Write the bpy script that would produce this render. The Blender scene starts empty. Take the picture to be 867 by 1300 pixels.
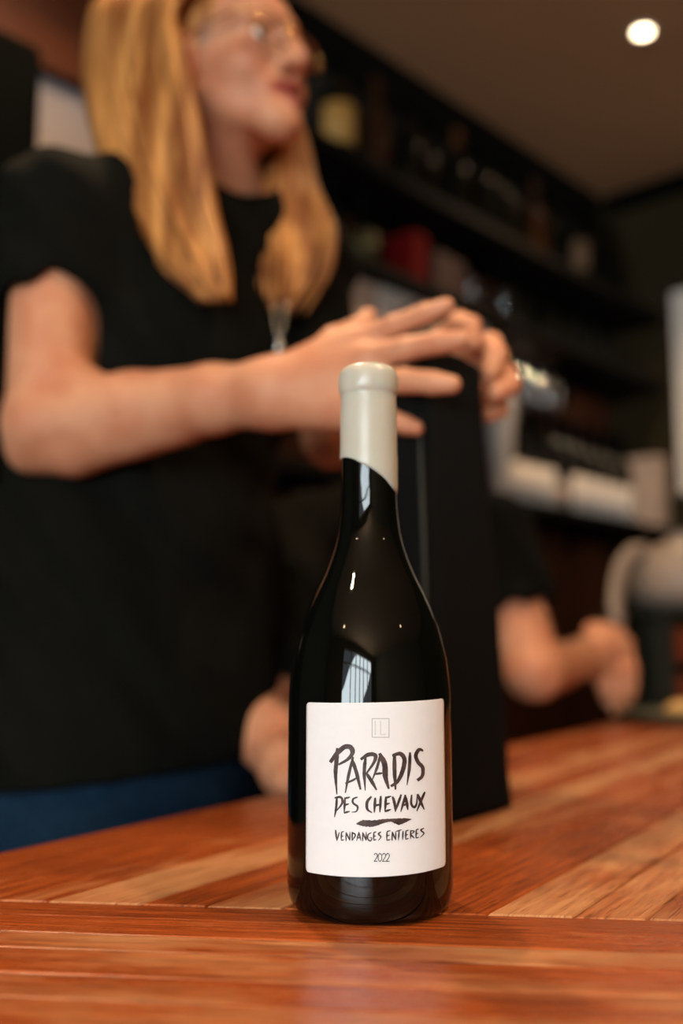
import bpy, bmesh, math, random
import numpy as np
from mathutils import Vector, Matrix

random.seed(7)
RNG = np.random.default_rng(7)
SC = bpy.context.scene
COL = SC.collection
PI = math.pi

# ------------------------------------------------------------------ camera
TOP = 0.80                     # height of the counter top
CAM_Z = TOP + 0.14
PITCH = math.radians(7.4)
FPX = 1264.0                   # focal length in pixels of the 867 wide frame
cam_d = bpy.data.cameras.new('camera')
cam = bpy.data.objects.new('camera', cam_d)
COL.objects.link(cam)
cam.location = (0, 0, CAM_Z)
cam.rotation_euler = (PI / 2 + PITCH, 0, 0)
cam_d.sensor_fit = 'HORIZONTAL'
cam_d.sensor_width = 24.0
cam_d.lens = 24.0 * FPX / 867.0
cam_d.clip_start = 0.02
cam_d.clip_end = 60
cam_d.dof.use_dof = True
cam_d.dof.focus_distance = 0.502
cam_d.dof.aperture_fstop = 2.7
SC.camera = cam

# ------------------------------------------------------------------ world, exposure
world = bpy.data.worlds.new('world')
SC.world = world
world.use_nodes = True
world.node_tree.nodes['Background'].inputs[0].default_value = (0.80, 0.88, 1.0, 1)
world.node_tree.nodes['Background'].inputs[1].default_value = 1.0
vs = SC.view_settings
vs.view_transform = 'Standard'
vs.look = 'None'
vs.gamma = 1.0
vs.use_curve_mapping = False
vs.exposure = 0.0

# room axes: t runs along the shelf wall, s away from it into the room
CORNER = Vector((0.948, 3.492, 0))
TD = Vector((0.680, 0.733, 0)).normalized()
SD = Vector((TD.y, -TD.x, 0))
CEIL = 2.55
T_END, S_END = -6.2, 5.2
ROOM_ROT = math.atan2(TD.y, TD.x)


def wp(t, s, z):
    return CORNER + TD * t + SD * s + Vector((0, 0, z))


# daylight through the big window in the end wall, behind the camera
WIN_S, WIN_W, WIN_Z0, WIN_Z1 = 3.02, 3.2, 0.75, 2.30
wl = bpy.data.lights.new('window_daylight', 'AREA')
wl.shape = 'RECTANGLE'
wl.size = WIN_W
wl.size_y = WIN_Z1 - WIN_Z0
wl.energy = 300
wl.color = (0.83, 0.96, 1.0)
wlo = bpy.data.objects.new('window_daylight', wl)
COL.objects.link(wlo)
wlo.location = wp(T_END - 0.10, WIN_S, (WIN_Z0 + WIN_Z1) / 2)
wlo.rotation_euler = TD.to_track_quat('-Z', 'Z').to_euler()

LAMP_COL = (1.0, 0.70, 0.42)
LAMP_W = 42.0

# ------------------------------------------------------------------ pixel helpers: a ray of the camera and a real distance give a point
_cp, _sp = math.cos(PITCH), math.sin(PITCH)
CF = Vector((0, _cp, _sp)); CU = Vector((0, -_sp, _cp)); CR = Vector((1, 0, 0)); CC = Vector((0, 0, CAM_Z))


def ray(x, y):
    return CF + CR * ((x - 433.5) / FPX) + CU * ((650 - y) / FPX)


def at(x, y, Y):
    d = ray(x, y)
    return CC + d * (Y / d.y)


def at_z(x, y, z):
    d = ray(x, y)
    return CC + d * ((z - CAM_Z) / d.z)


def wall_ts(x, y, off):
    d = ray(x, y)
    P = CC + d * ((CORNER + SD * off - CC).dot(SD) / d.dot(SD))
    return (P - CORNER).dot(TD), P.z


# ------------------------------------------------------------------ materials
def srgb(r, g, b):
    def f(c):
        c /= 255.0
        return c / 12.92 if c <= 0.04045 else ((c + 0.055) / 1.055) ** 2.4
    return (f(r), f(g), f(b), 1.0)


def mat(name, col, rough=0.5, metal=0.0, noise=0.12, scale=12.0, bump=0.0, spec=0.5, emit=None, estr=0, coat=0, trans=0, ior=1.45,
        stretch=(1, 1, 1), sss=0.0, col2=None):
    m = bpy.data.materials.new(name)
    m.use_nodes = True
    nt = m.node_tree
    b = nt.nodes['Principled BSDF']
    b.inputs['Roughness'].default_value = rough
    b.inputs['Metallic'].default_value = metal
    b.inputs['Specular IOR Level'].default_value = spec
    b.inputs['IOR'].default_value = ior
    if coat:
        b.inputs['Coat Weight'].default_value = coat
        b.inputs['Coat Roughness'].default_value = 0.12
    if trans:
        b.inputs['Transmission Weight'].default_value = trans
    if emit:
        b.inputs['Emission Color'].default_value = emit
        b.inputs['Emission Strength'].default_value = estr
    if sss:
        b.inputs['Subsurface Weight'].default_value = sss
        b.inputs['Subsurface Radius'].default_value = (0.012, 0.004, 0.002)
        b.inputs['Subsurface Scale'].default_value = 1.0
    tc = nt.nodes.new('ShaderNodeTexCoord')
    mp = nt.nodes.new('ShaderNodeMapping')
    mp.inputs['Scale'].default_value = stretch
    nz = nt.nodes.new('ShaderNodeTexNoise')
    nz.inputs['Scale'].default_value = scale
    nz.inputs['Detail'].default_value = 4
    mx = nt.nodes.new('ShaderNodeMix')
    mx.data_type = 'RGBA'
    c2 = col2 or (col[0] * (1 - noise * 2), col[1] * (1 - noise * 2), col[2] * (1 - noise * 2), 1)
    mx.inputs[6].default_value = c2
    mx.inputs[7].default_value = col
    nt.links.new(tc.outputs['Object'], mp.inputs[0])
    nt.links.new(mp.outputs[0], nz.inputs['Vector'])
    cr = nt.nodes.new('ShaderNodeMapRange')
    cr.inputs[1].default_value = 0.35
    cr.inputs[2].default_value = 0.65
    nt.links.new(nz.outputs['Fac'], cr.inputs[0])
    nt.links.new(cr.outputs[0], mx.inputs[0])
    nt.links.new(mx.outputs[2], b.inputs['Base Color'])
    if bump:
        bp = nt.nodes.new('ShaderNodeBump')
        bp.inputs['Strength'].default_value = bump
        bp.inputs['Distance'].default_value = 0.002
        nt.links.new(nz.outputs['Fac'], bp.inputs['Height'])
        nt.links.new(bp.outputs[0], b.inputs['Normal'])
    return m


def plank_material():
    """oiled and scuffed hardwood; x of the object is the grain, the object's colour says how worn (r) and how dark (g) the board is"""
    m = bpy.data.materials.new('counter_wood')
    m.use_nodes = True
    nt = m.node_tree
    N = nt.nodes.new
    L = nt.links.new
    b = nt.nodes['Principled BSDF']
    tc = N('ShaderNodeTexCoord')
    oi = N('ShaderNodeObjectInfo')
    sep = N('ShaderNodeSeparateColor')
    L(oi.outputs['Color'], sep.inputs[0])
    add = N('ShaderNodeVectorMath'); add.operation = 'ADD'
    L(tc.outputs['Object'], add.inputs[0])
    rv = N('ShaderNodeCombineXYZ')
    mul = N('ShaderNodeMath'); mul.operation = 'MULTIPLY'; mul.inputs[1].default_value = 37.0
    L(oi.outputs['Random'], mul.inputs[0])
    L(mul.outputs[0], rv.inputs[0]); L(mul.outputs[0], rv.inputs[1])
    L(rv.outputs[0], add.inputs[1])

    def noise(scale, sx, sy, detail=5, rough=0.6):
        mp = N('ShaderNodeMapping')
        mp.inputs['Scale'].default_value = (sx, sy, 1)
        L(add.outputs[0], mp.inputs[0])
        n = N('ShaderNodeTexNoise')
        n.inputs['Scale'].default_value = scale
        n.inputs['Detail'].default_value = detail
        n.inputs['Roughness'].default_value = rough
        L(mp.outputs[0], n.inputs['Vector'])
        return n.outputs['Fac']
    grain = noise(9, 1.2, 28)
    fine = noise(36, 1.0, 30, 3)
    patch = noise(7, 1.0, 3.2, 6, 0.65)
    # base: dark to mid brown red by grain
    r1 = N('ShaderNodeValToRGB')
    r1.color_ramp.elements[0].position = 0.30; r1.color_ramp.elements[0].color = srgb(122, 50, 16)
    r1.color_ramp.elements[1].position = 0.72; r1.color_ramp.elements[1].color = srgb(188, 94, 40)
    L(grain, r1.inputs[0])
    r2 = N('ShaderNodeValToRGB')
    r2.color_ramp.elements[0].position = 0.30; r2.color_ramp.elements[0].color = srgb(168, 106, 62)
    r2.color_ramp.elements[1].position = 0.70; r2.color_ramp.elements[1].color = srgb(198, 142, 96)
    L(grain, r2.inputs[0])
    # wear mask = patch + wear level
    s1 = N('ShaderNodeMath'); s1.operation = 'ADD'
    L(patch, s1.inputs[0]); L(sep.outputs[0], s1.inputs[1])
    s2 = N('ShaderNodeMath'); s2.operation = 'MULTIPLY_ADD'
    L(fine, s2.inputs[0]); s2.inputs[1].default_value = 0.22; L(s1.outputs[0], s2.inputs[2])
    mr = N('ShaderNodeMapRange')
    mr.inputs[1].default_value = 0.97; mr.inputs[2].default_value = 1.22
    L(s2.outputs[0], mr.inputs[0])
    mx = N('ShaderNodeMix'); mx.data_type = 'RGBA'
    L(mr.outputs[0], mx.inputs[0]); L(r1.outputs[0], mx.inputs[6]); L(r2.outputs[0], mx.inputs[7])
    # dark pores
    pr = N('ShaderNodeMapRange')
    pr.inputs[1].default_value = 0.36; pr.inputs[2].default_value = 0.44
    pr.inputs[3].default_value = 0.42; pr.inputs[4].default_value = 1.0
    L(fine, pr.inputs[0])
    dk = N('ShaderNodeMath'); dk.operation = 'MULTIPLY'
    L(pr.outputs[0], dk.inputs[0]); L(sep.outputs[1], dk.inputs[1])
    m2 = N('ShaderNodeMix'); m2.data_type = 'RGBA'; m2.blend_type = 'MULTIPLY'
    m2.inputs[0].default_value = 1.0
    L(mx.outputs[2], m2.inputs[6])
    cc = N('ShaderNodeCombineColor')
    for i in range(3):
        L(dk.outputs[0], cc.inputs[i])
    L(cc.outputs[0], m2.inputs[7])
    L(m2.outputs[2], b.inputs['Base Color'])
    ro = N('ShaderNodeMapRange')
    ro.inputs[3].default_value = 0.27; ro.inputs[4].default_value = 0.46
    L(mr.outputs[0], ro.inputs[0]); L(ro.outputs[0], b.inputs['Roughness'])
    bp = N('ShaderNodeBump')
    bp.inputs['Strength'].default_value = 0.35
    bp.inputs['Distance'].default_value = 0.0006
    L(fine, bp.inputs['Height']); L(bp.outputs[0], b.inputs['Normal'])
    return m


def skin_material():
    m = mat('skin', srgb(210, 148, 112), 0.5, noise=0.05, scale=26, sss=0.08, spec=0.35, col2=srgb(196, 126, 92))
    nt = m.node_tree
    b = nt.nodes['Principled BSDF']
    src = b.inputs['Base Color'].links[0].from_socket
    a = nt.nodes.new('ShaderNodeAttribute'); a.attribute_name = 'flush'
    mx = nt.nodes.new('ShaderNodeMix'); mx.data_type = 'RGBA'
    nt.links.new(a.outputs['Fac'], mx.inputs[0])
    nt.links.new(src, mx.inputs[6])
    mx.inputs[7].default_value = srgb(150, 62, 54)
    nt.links.new(mx.outputs[2], b.inputs['Base Color'])
    return m


def hair_material(name, c1, c2):
    m = mat(name, c1, 0.42, noise=0.2, scale=40, stretch=(1, 1, 0.06), spec=0.5, col2=c2)
    nt = m.node_tree
    b = nt.nodes['Principled BSDF']
    src = b.inputs['Base Color'].links[0].from_socket
    a = nt.nodes.new('ShaderNodeAttribute'); a.attribute_name = 'flush'
    mx = nt.nodes.new('ShaderNodeMix'); mx.data_type = 'RGBA'; mx.blend_type = 'MULTIPLY'
    mx.inputs[0].default_value = 1.0
    cc = nt.nodes.new('ShaderNodeCombineColor')
    for i in range(3):
        nt.links.new(a.outputs['Fac'], cc.inputs[i])
    nt.links.new(src, mx.inputs[6]); nt.links.new(cc.outputs[0], mx.inputs[7])
    nt.links.new(mx.outputs[2], b.inputs['Base Color'])
    return m


M = {}
M['wood'] = plank_material()
M['skin'] = skin_material()
M['blonde'] = hair_material('blonde_hair', srgb(216, 148, 80), srgb(124, 66, 26))
M['dark_hair'] = mat('dark_hair', srgb(46, 30, 20), 0.5, stretch=(1, 1, 0.1), scale=60)
M['black_cloth'] = mat('black_cotton', srgb(16, 16, 12), 0.95, noise=0.1, scale=60, bump=0.15, spec=0.1)
M['bag_cloth'] = mat('black_felt', srgb(11, 11, 10), 0.95, noise=0.1, scale=300, bump=0.2, spec=0.15)
M['jeans'] = mat('blue_denim', srgb(17, 42, 62), 0.9, noise=0.2, scale=160, bump=0.2, spec=0.2)
M['glass_black'] = mat('bottle_glass', srgb(6, 7, 5), 0.035, noise=0.0, spec=0.42, ior=1.52, coat=0.0)
M['wax'] = mat('cream_wax', srgb(194, 189, 173), 0.30, noise=0.02, scale=30, bump=0.06, spec=0.5, sss=0.5)
M['paper'] = mat('label_paper', srgb(232, 231, 230), 0.75, noise=0.008, scale=200, bump=0.03, spec=0.2)
M['ink'] = mat('brown_black_ink', srgb(48, 36, 33), 0.6, noise=0.2, scale=260, col2=srgb(80, 62, 58))
M['ink_grey'] = mat('grey_ink', srgb(150, 148, 143), 0.5, noise=0.05)
M['emboss'] = mat('embossed_paper', srgb(214, 211, 203), 0.6, noise=0.02)
M['ceiling'] = mat('brown_ceiling_paint', srgb(196, 150, 108), 0.85, noise=0.03, scale=3)
M['wall_dark'] = mat('dark_wall_paint', srgb(40, 36, 26), 0.8, noise=0.08, scale=5)
M['wall_brown'] = mat('brown_wood_panel', srgb(104, 54, 24), 0.6, noise=0.25, scale=6, stretch=(1, 1, 0.12))
M['shelf_dark'] = mat('dark_stained_shelf', srgb(16, 13, 9), 0.85, spec=0.15, noise=0.2, scale=10, stretch=(0.2, 1, 1))
M['floor'] = mat('floor_boards', srgb(88, 58, 38), 0.5, noise=0.2, scale=5, stretch=(0.2, 2, 1))
M['plaster'] = mat('brown_plaster', srgb(128, 108, 86), 0.9, noise=0.04, scale=4)
M['white_frame'] = mat('painted_frame', srgb(215, 208, 196), 0.5, noise=0.03)
M['green_glass'] = mat('dark_green_bottle', srgb(8, 10, 6), 0.08, noise=0.0, spec=0.35)
M['brown_glass'] = mat('brown_bottle', srgb(44, 24, 12), 0.1, noise=0.0)
M['label_white'] = mat('white_bottle_label', srgb(244, 230, 216), 0.8, noise=0.04)
M['label_gold'] = mat('gold_bottle_label', srgb(196, 146, 74), 0.6, noise=0.08)
M['label_olive'] = mat('olive_bottle_label', srgb(72, 62, 24), 0.7, noise=0.08)
M['label_red'] = mat('red_carton', srgb(92, 8, 6), 0.9, noise=0.08, spec=0.1)
M['card_pale'] = mat('pale_card', srgb(214, 204, 194), 0.85, noise=0.04)
M['card_beige'] = mat('beige_card', srgb(196, 168, 148), 0.85, noise=0.05)
M['poster'] = mat('pinkish_paper', srgb(160, 150, 152), 0.9, noise=0.05, scale=8)
M['black_paint'] = mat('black_paint', srgb(7, 8, 6), 0.9, noise=0.1, spec=0.04)
M['steel'] = mat('brushed_steel', srgb(190, 186, 180), 0.25, 1.0, noise=0.05)
M['gold'] = mat('gold_wire', srgb(200, 150, 90), 0.2, 1.0, noise=0.02)
M['pearl'] = mat('pearl', srgb(235, 225, 215), 0.15, noise=0.02, spec=0.8)
M['lens'] = mat('lens_glass', (1, 1, 1, 1), 0.0, trans=1.0, ior=1.05, noise=0.0)
M['clear'] = mat('clear_glass', (1, 1, 1, 1), 0.02, trans=1.0, ior=1.45, noise=0.0)
M['stoneware'] = mat('pale_stoneware', srgb(150, 132, 118), 0.45, noise=0.06, scale=9)
M['crate'] = mat('dark_green_crate', srgb(26, 32, 24), 0.6, noise=0.15)
M['red_wood'] = mat('red_brown_wood', srgb(120, 48, 18), 0.6, noise=0.2, stretch=(1, 1, 0.2))
M['plate'] = mat('grey_green_plate', srgb(104, 104, 84), 0.3, noise=0.05)
M['bread'] = mat('bread_crust', srgb(206, 160, 98), 0.8, noise=0.15, scale=60, bump=0.3)
M['eye'] = mat('eye_white', srgb(225, 215, 205), 0.15, noise=0.02)
M['lamp'] = mat('lamp_lens', (1, 0.9, 0.7, 1), 0.4, noise=0, emit=(1.0, 0.78, 0.50, 1), estr=14)
M['leather'] = mat('dark_leather', srgb(30, 24, 20), 0.5)


# ------------------------------------------------------------------ mesh helpers
def mesh_obj(name, verts, faces, m, parent=None, smooth=False, attr=None):
    me = bpy.data.meshes.new(name)
    me.from_pydata([tuple(v) for v in verts], [], [tuple(f) for f in faces])
    me.update()
    return link_mesh(name, me, m, parent, smooth, attr)


def link_mesh(name, me, m, parent=None, smooth=False, attr=None):
    if m is not None and not me.materials:
        me.materials.append(m)
    if smooth:
        me.polygons.foreach_set('use_smooth', [True] * len(me.polygons))
    if attr is not None:
        a = me.attributes.new('flush', 'FLOAT', 'POINT')
        a.data.foreach_set('value', np.asarray(attr, dtype=np.float32))
    o = bpy.data.objects.new(name, me)
    COL.objects.link(o)
    if parent is not None:
        o.parent = parent
        o.matrix_parent_inverse = parent_inv(parent)
    return o


def parent_inv(p):
    m = Matrix.LocRotScale(p.location, p.rotation_euler, p.scale)
    return m.inverted()


def empty(name, loc=(0, 0, 0), rz=0.0):
    o = bpy.data.objects.new(name, None)
    COL.objects.link(o)
    o.location = loc
    o.rotation_euler = (0, 0, rz)
    o.empty_display_size = 0.05
    return o


def tag(o, label, cat, group=None, kind=None):
    o['label'] = label
    o['category'] = cat
    if group:
        o['group'] = group
    if kind:
        o['kind'] = kind
    return o


def structure(o):
    o['kind'] = 'structure'
    return o


class MB:
    def __init__(self):
        self.v = []
        self.f = []

    def add(self, v, f):
        n = len(self.v)
        self.v += [tuple(p) for p in v]
        self.f += [tuple(i + n for i in q) for q in f]
        return self

    def box(self, lo, hi, M4=None):
        x0, y0, z0 = lo
        x1, y1, z1 = hi
        v = [Vector(p) for p in ((x0, y0, z0), (x1, y0, z0), (x1, y1, z0), (x0, y1, z0), (x0, y0, z1), (x1, y0, z1), (x1, y1, z1), (x0, y1, z1))]
        if M4 is not None:
            v = [M4 @ p for p in v]
        return self.add(v, [(0, 3, 2, 1), (4, 5, 6, 7), (0, 1, 5, 4), (1, 2, 6, 5), (2, 3, 7, 6), (3, 0, 4, 7)])

    def lathe(self, prof, n=32, c=(0, 0, 0), caps=True):
        v, f = [], []
        for r, z in prof:
            for i in range(n):
                a = 2 * PI * i / n
                v.append((c[0] + r * math.cos(a), c[1] + r * math.sin(a), c[2] + z))
        for k in range(len(prof) - 1):
            for i in range(n):
                j = (i + 1) % n
                f.append((k * n + i, k * n + j, (k + 1) * n + j, (k + 1) * n + i))
        if caps:
            f.append(tuple(range(n - 1, -1, -1)))
            f.append(tuple((len(prof) - 1) * n + i for i in range(n)))
        return self.add(v, f)

    def tube(self, pts, rad, n=8, closed=False, flat=None):
        pts = [Vector(p) for p in pts]
        m = len(pts)
        if not hasattr(rad, '__len__'):
            rad = [rad] * m
        v, f = [], []
        up = Vector((0.13, 0.21, 0.97)).normalized()
        prev = None
        for i, p in enumerate(pts):
            if closed:
                d = pts[(i + 1) % m] - pts[i - 1]
            else:
                d = pts[min(i + 1, m - 1)] - pts[max(i - 1, 0)]
            d.normalize()
            a = prev - d * prev.dot(d) if prev is not None else up - d * up.dot(d)
            if a.length < 1e-4:
                a = d.orthogonal()
            a.normalize()
            prev = a
            b = d.cross(a)
            for k in range(n):
                g = 2 * PI * k / n
                fl = flat if flat else 1.0
                v.append(p + (a * math.cos(g) + b * math.sin(g) * fl) * rad[i])
        rings = m if closed else m - 1
        for i in range(rings):
            i2 = (i + 1) % m
            for k in range(n):
                k2 = (k + 1) % n
                f.append((i * n + k, i * n + k2, i2 * n + k2, i2 * n + k))
        if not closed:
            f.append(tuple(range(n - 1, -1, -1)))
            f.append(tuple((m - 1) * n + k for k in range(n)))
        return self.add(v, f)

    def build(self, name, m, parent=None, smooth=False, attr=None, bevel=0.0):
        o = mesh_obj(name, self.v, self.f, m, parent, smooth, attr)
        if bevel:
            bm = bmesh.new()
            bm.from_mesh(o.data)
            bmesh.ops.bevel(bm, geom=bm.edges[:], offset=bevel, segments=2, profile=0.7, affect='EDGES', clamp_overlap=True)
            bm.to_mesh(o.data)
            bm.free()
        return o


def autosmooth(o, ang=40):
    me = o.data
    me.polygons.foreach_set('use_smooth', [True] * len(me.polygons))
    me.set_sharp_from_angle(angle=math.radians(ang))
    return o


def catmull(pts, n=6):
    pts = [Vector(p) for p in pts]
    if len(pts) == 2:
        return [pts[0].lerp(pts[1], i / n) for i in range(n + 1)]
    out = []
    q = [pts[0] * 2 - pts[1]] + pts + [pts[-1] * 2 - pts[-2]]
    for i in range(1, len(q) - 2):
        p0, p1, p2, p3 = q[i - 1:i + 3]
        for k in range(n):
            t = k / n
            out.append(0.5 * ((2 * p1) + (p2 - p0) * t + (2 * p0 - 5 * p1 + 4 * p2 - p3) * t * t + (3 * p1 - p0 - 3 * p2 + p3) * t ** 3))
    out.append(pts[-1])
    return out


def copy_tree(o, parent=None):
    c = o.copy()
    COL.objects.link(c)
    c.parent = parent
    for ch in list(o.children):
        copy_tree(ch, c)
    return c


# ------------------------------------------------------------------ smooth solid modelling: distance fields turned into one closed mesh
def cone(a, b, ra, rb):
    return ('c', np.array(a, dtype=np.float32), np.array(b, dtype=np.float32), float(ra), float(rb))


def ell(c, r, R=None):
    R = np.eye(3) if R is None else np.array(R)
    return ('e', np.array(c, dtype=np.float32), np.array(r, dtype=np.float32), R.astype(np.float32))


def half(p, n):
    n = np.array(n, dtype=np.float32)
    return ('h', np.array(p, dtype=np.float32), n / np.linalg.norm(n))


def prim_d(p, P):
    if p[0] == 'c':
        _, a, b, ra, rb = p
        ab = b - a
        L2 = max(float(ab @ ab), 1e-12)
        w = P - a
        t = np.clip((w @ ab) / L2, 0, 1)
        d = w - t[:, None] * ab
        return np.sqrt((d * d).sum(1)) - (ra + (rb - ra) * t)
    if p[0] == 'e':
        _, c, r, R = p
        q = (P - c) @ R.T
        k0 = np.sqrt(((q / r) ** 2).sum(1)) + 1e-9
        k1 = np.sqrt(((q / (r * r)) ** 2).sum(1)) + 1e-9
        return k0 * (k0 - 1.0) / k1
    _, c, n = p
    return (P - c) @ n


def smin(a, b, k):
    h = np.maximum(k - np.abs(a - b), 0) / k
    return np.minimum(a, b) - h * h * k * 0.25


def field(groups, P, subs, disp, cull=None):
    """groups: (k_to_rest, k_inside, [prims]); subs: (k, prim) carved away"""
    d = None
    for gk, ik, prims in groups:
        g = None
        for p in prims:
            if cull is not None and not cull(p):
                continue
            x = prim_d(p, P)
            g = x if g is None else smin(g, x, ik)
        if g is None:
            continue
        d = g if d is None else smin(d, g, gk)
    if d is None:
        return np.full(len(P), 1.0, dtype=np.float32)
    if disp is not None:
        d = d + disp(P)
    for k, p in subs:
        if cull is not None and p[0] != 'h' and not cull(p):
            continue
        d = -smin(-d, prim_d(p, P), k)
    return d


def solid_mesh(name, groups, h, subs=(), disp=None, attr_fn=None, relax=1):
    prims = [p for g in groups for p in g[2]]
    lo = np.full(3, 1e9); hi = -lo
    for p in prims:
        if p[0] == 'c':
            r = max(p[3], p[4]); pts = np.array([p[1], p[2]])
        else:
            r = float(p[2].max()); pts = p[1][None]
        lo = np.minimum(lo, pts.min(0) - r); hi = np.maximum(hi, pts.max(0) + r)
    lo -= 0.03; hi += 0.03
    B = 10
    bs = B * h
    nb = np.ceil((hi - lo) / bs).astype(int)
    idx = np.stack(np.meshgrid(*[np.arange(n) for n in nb], indexing='ij'), -1).reshape(-1, 3)
    cen = (lo + (idx + 0.5) * bs).astype(np.float32)
    dc = field(groups, cen, subs, disp)
    idx = idx[np.abs(dc) < bs * 1.25]
    # order blocks along coarse bricks so that a chunk stays compact
    key = (idx[:, 0] // 4) * 10 ** 8 + (idx[:, 1] // 4) * 10 ** 4 + idx[:, 2] // 4
    idx = idx[np.argsort(key, kind='stable')]
    n1 = B + 1
    g = np.stack(np.meshgrid(*[np.arange(n1)] * 3, indexing='ij'), -1).reshape(-1, 3)
    dims = (nb * B + 2).astype(np.int64)
    keys_all, verts_all, quads_all = [], [], []
    CH = 48
    corners = [(i, j, k) for i in (0, 1) for j in (0, 1) for k in (0, 1)]
    edges = [(a, b) for a in range(8) for b in range(a + 1, 8) if sum(abs(corners[a][q] - corners[b][q]) for q in range(3)) == 1]
    for c0 in range(0, len(idx), CH):
        ib = idx[c0:c0 + CH]
        P = (lo + (ib[:, None, :] * B + g[None]) * h).reshape(-1, 3).astype(np.float32)
        mid = (P.min(0) + P.max(0)) / 2
        rad = float(np.linalg.norm(P.max(0) - mid))
        lim = rad + 0.09
        D = field(groups, P, subs, disp, cull=lambda p: prim_d(p, mid[None])[0] < lim)
        D = D.reshape(len(ib), n1, n1, n1)
        S = D < 0
        cnt = np.zeros((len(ib), B, B, B), dtype=np.int32)
        for (i, j, k) in corners:
            cnt += S[:, i:i + B, j:j + B, k:k + B]
        act = np.argwhere((cnt > 0) & (cnt < 8))
        if len(act) == 0:
            continue
        bI, ci, cj, ck = act.T
        cv = [D[bI, ci + i, cj + j, ck + k] for (i, j, k) in corners]
        acc = np.zeros((len(act), 3)); num = np.zeros(len(act))
        for a, b in edges:
            va, vb = cv[a], cv[b]
            cr = (va < 0) != (vb < 0)
            t = np.where(cr, va / np.where(cr, va - vb, 1), 0)
            pa = np.array(corners[a], float); pb = np.array(corners[b], float)
            pos = pa + (pb - pa) * t[:, None]
            acc += pos * cr[:, None]; num += cr
        local = acc / num[:, None]
        gc = ib[bI] * B + np.stack([ci, cj, ck], 1)
        keys_all.append((gc[:, 0] * dims[1] + gc[:, 1]) * dims[2] + gc[:, 2])
        verts_all.append(lo + (gc + local) * h)
        for ax in range(3):
            s0 = S[:, :B, :B, :B]
            sl = [slice(0, B)] * 3
            sl[ax] = slice(1, B + 1)
            s1 = S[(slice(None),) + tuple(sl)]
            e = np.argwhere(s0 != s1)
            if len(e) == 0:
                continue
            gcell = ib[e[:, 0]] * B + e[:, 1:]
            u = (ax + 1) % 3; w = (ax + 2) % 3
            offs = []
            for du, dw in ((-1, -1), (0, -1), (0, 0), (-1, 0)):
                q = gcell.copy(); q[:, u] += du; q[:, w] += dw
                offs.append((q[:, 0] * dims[1] + q[:, 1]) * dims[2] + q[:, 2])
            q4 = np.stack(offs, 1)
            inside = s0[tuple(e.T)]
            q4[~inside] = q4[~inside][:, ::-1]
            quads_all.append(q4)
    keys = np.concatenate(keys_all); V = np.concatenate(verts_all); Q = np.concatenate(quads_all)
    o = np.argsort(keys); keys = keys[o]; V = V[o]
    pos = np.searchsorted(keys, Q)
    pos = np.clip(pos, 0, len(keys) - 1)
    ok = (keys[pos] == Q).all(1)
    F = pos[ok]
    for _ in range(relax):       # light smoothing of the grid steps
        s = np.zeros_like(V); c = np.zeros(len(V))
        for a in range(4):
            b = (a + 1) % 4
            np.add.at(s, F[:, a], V[F[:, b]]); np.add.at(c, F[:, a], 1)
            np.add.at(s, F[:, b], V[F[:, a]]); np.add.at(c, F[:, b], 1)
        V = V * 0.5 + 0.5 * s / np.maximum(c, 1)[:, None]
    me = bpy.data.meshes.new(name)
    me.vertices.add(len(V)); me.vertices.foreach_set('co', V.astype(np.float32).ravel())
    me.loops.add(len(F) * 4); me.loops.foreach_set('vertex_index', F.astype(np.int32).ravel())
    me.polygons.add(len(F))
    me.polygons.foreach_set('loop_start', np.arange(0, len(F) * 4, 4, dtype=np.int32))
    me.update(calc_edges=True)
    me.validate()
    at_ = attr_fn(V) if attr_fn else None
    return me, at_


# ================================================================== THE SETTING
def room_box(name, t0, t1, s0, s1, z0, z1, m):
    """a box in room axes as one object, its own axes along the wall"""
    o = MB().box((0, 0, 0), (t1 - t0, -(s1 - s0), z1 - z0)).build(name, m)
    bm = bmesh.new(); bm.from_mesh(o.data)
    bmesh.ops.recalc_face_normals(bm, faces=bm.faces[:]); bm.to_mesh(o.data); bm.free()
    o.location = wp(t0, s0, z0)
    o.rotation_euler = (0, 0, ROOM_ROT)
    return o


structure(room_box('floor', T_END - 0.1, 0.1, -0.1, S_END + 0.1, -0.1, 0.0, M['floor']))
structure(room_box('ceiling', T_END - 0.1, 0.1, -0.1, S_END + 0.1, CEIL, CEIL + 0.1, M['ceiling']))
structure(room_box('wall_back', T_END - 0.1, 0.1, -0.1, 0.0, 0.0, CEIL, M['wall_dark']))
structure(room_box('wall_right', 0.0, 0.1, 0.0, S_END, 0.0, CEIL, mat('olive_brown_paint', srgb(52, 43, 26), .9, noise=.08, scale=5, spec=.1)))
structure(room_box('wall_front', T_END - 0.1, 0.1, S_END, S_END + 0.1, 0.0, CEIL, M['plaster']))
# end wall with the window opening, in one mesh
wr = MB()
w0, w1 = WIN_S - WIN_W / 2, WIN_S + WIN_W / 2
for (s0, s1, z0, z1) in ((0, w0, 0, CEIL), (w1, S_END, 0, CEIL), (w0, w1, 0, WIN_Z0), (w0, w1, WIN_Z1, CEIL)):
    wr.box((0, -s1, z0), (0.08, -s0, z1))
o = structure(wr.build('wall_left', M['plaster']))
o.location = wp(T_END - 0.08, 0, 0)
o.rotation_euler = (0, 0, ROOM_ROT)
win = empty('window_1', wp(T_END - 0.02, WIN_S, WIN_Z0), ROOM_ROT)
structure(win)


def win_bar(name, y0, y1, z0, z1):
    o = MB().box((-0.03, y0, z0), (0.03, y1, z1)).build(name, M['white_frame'])
    o.parent = win
    return o


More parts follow.
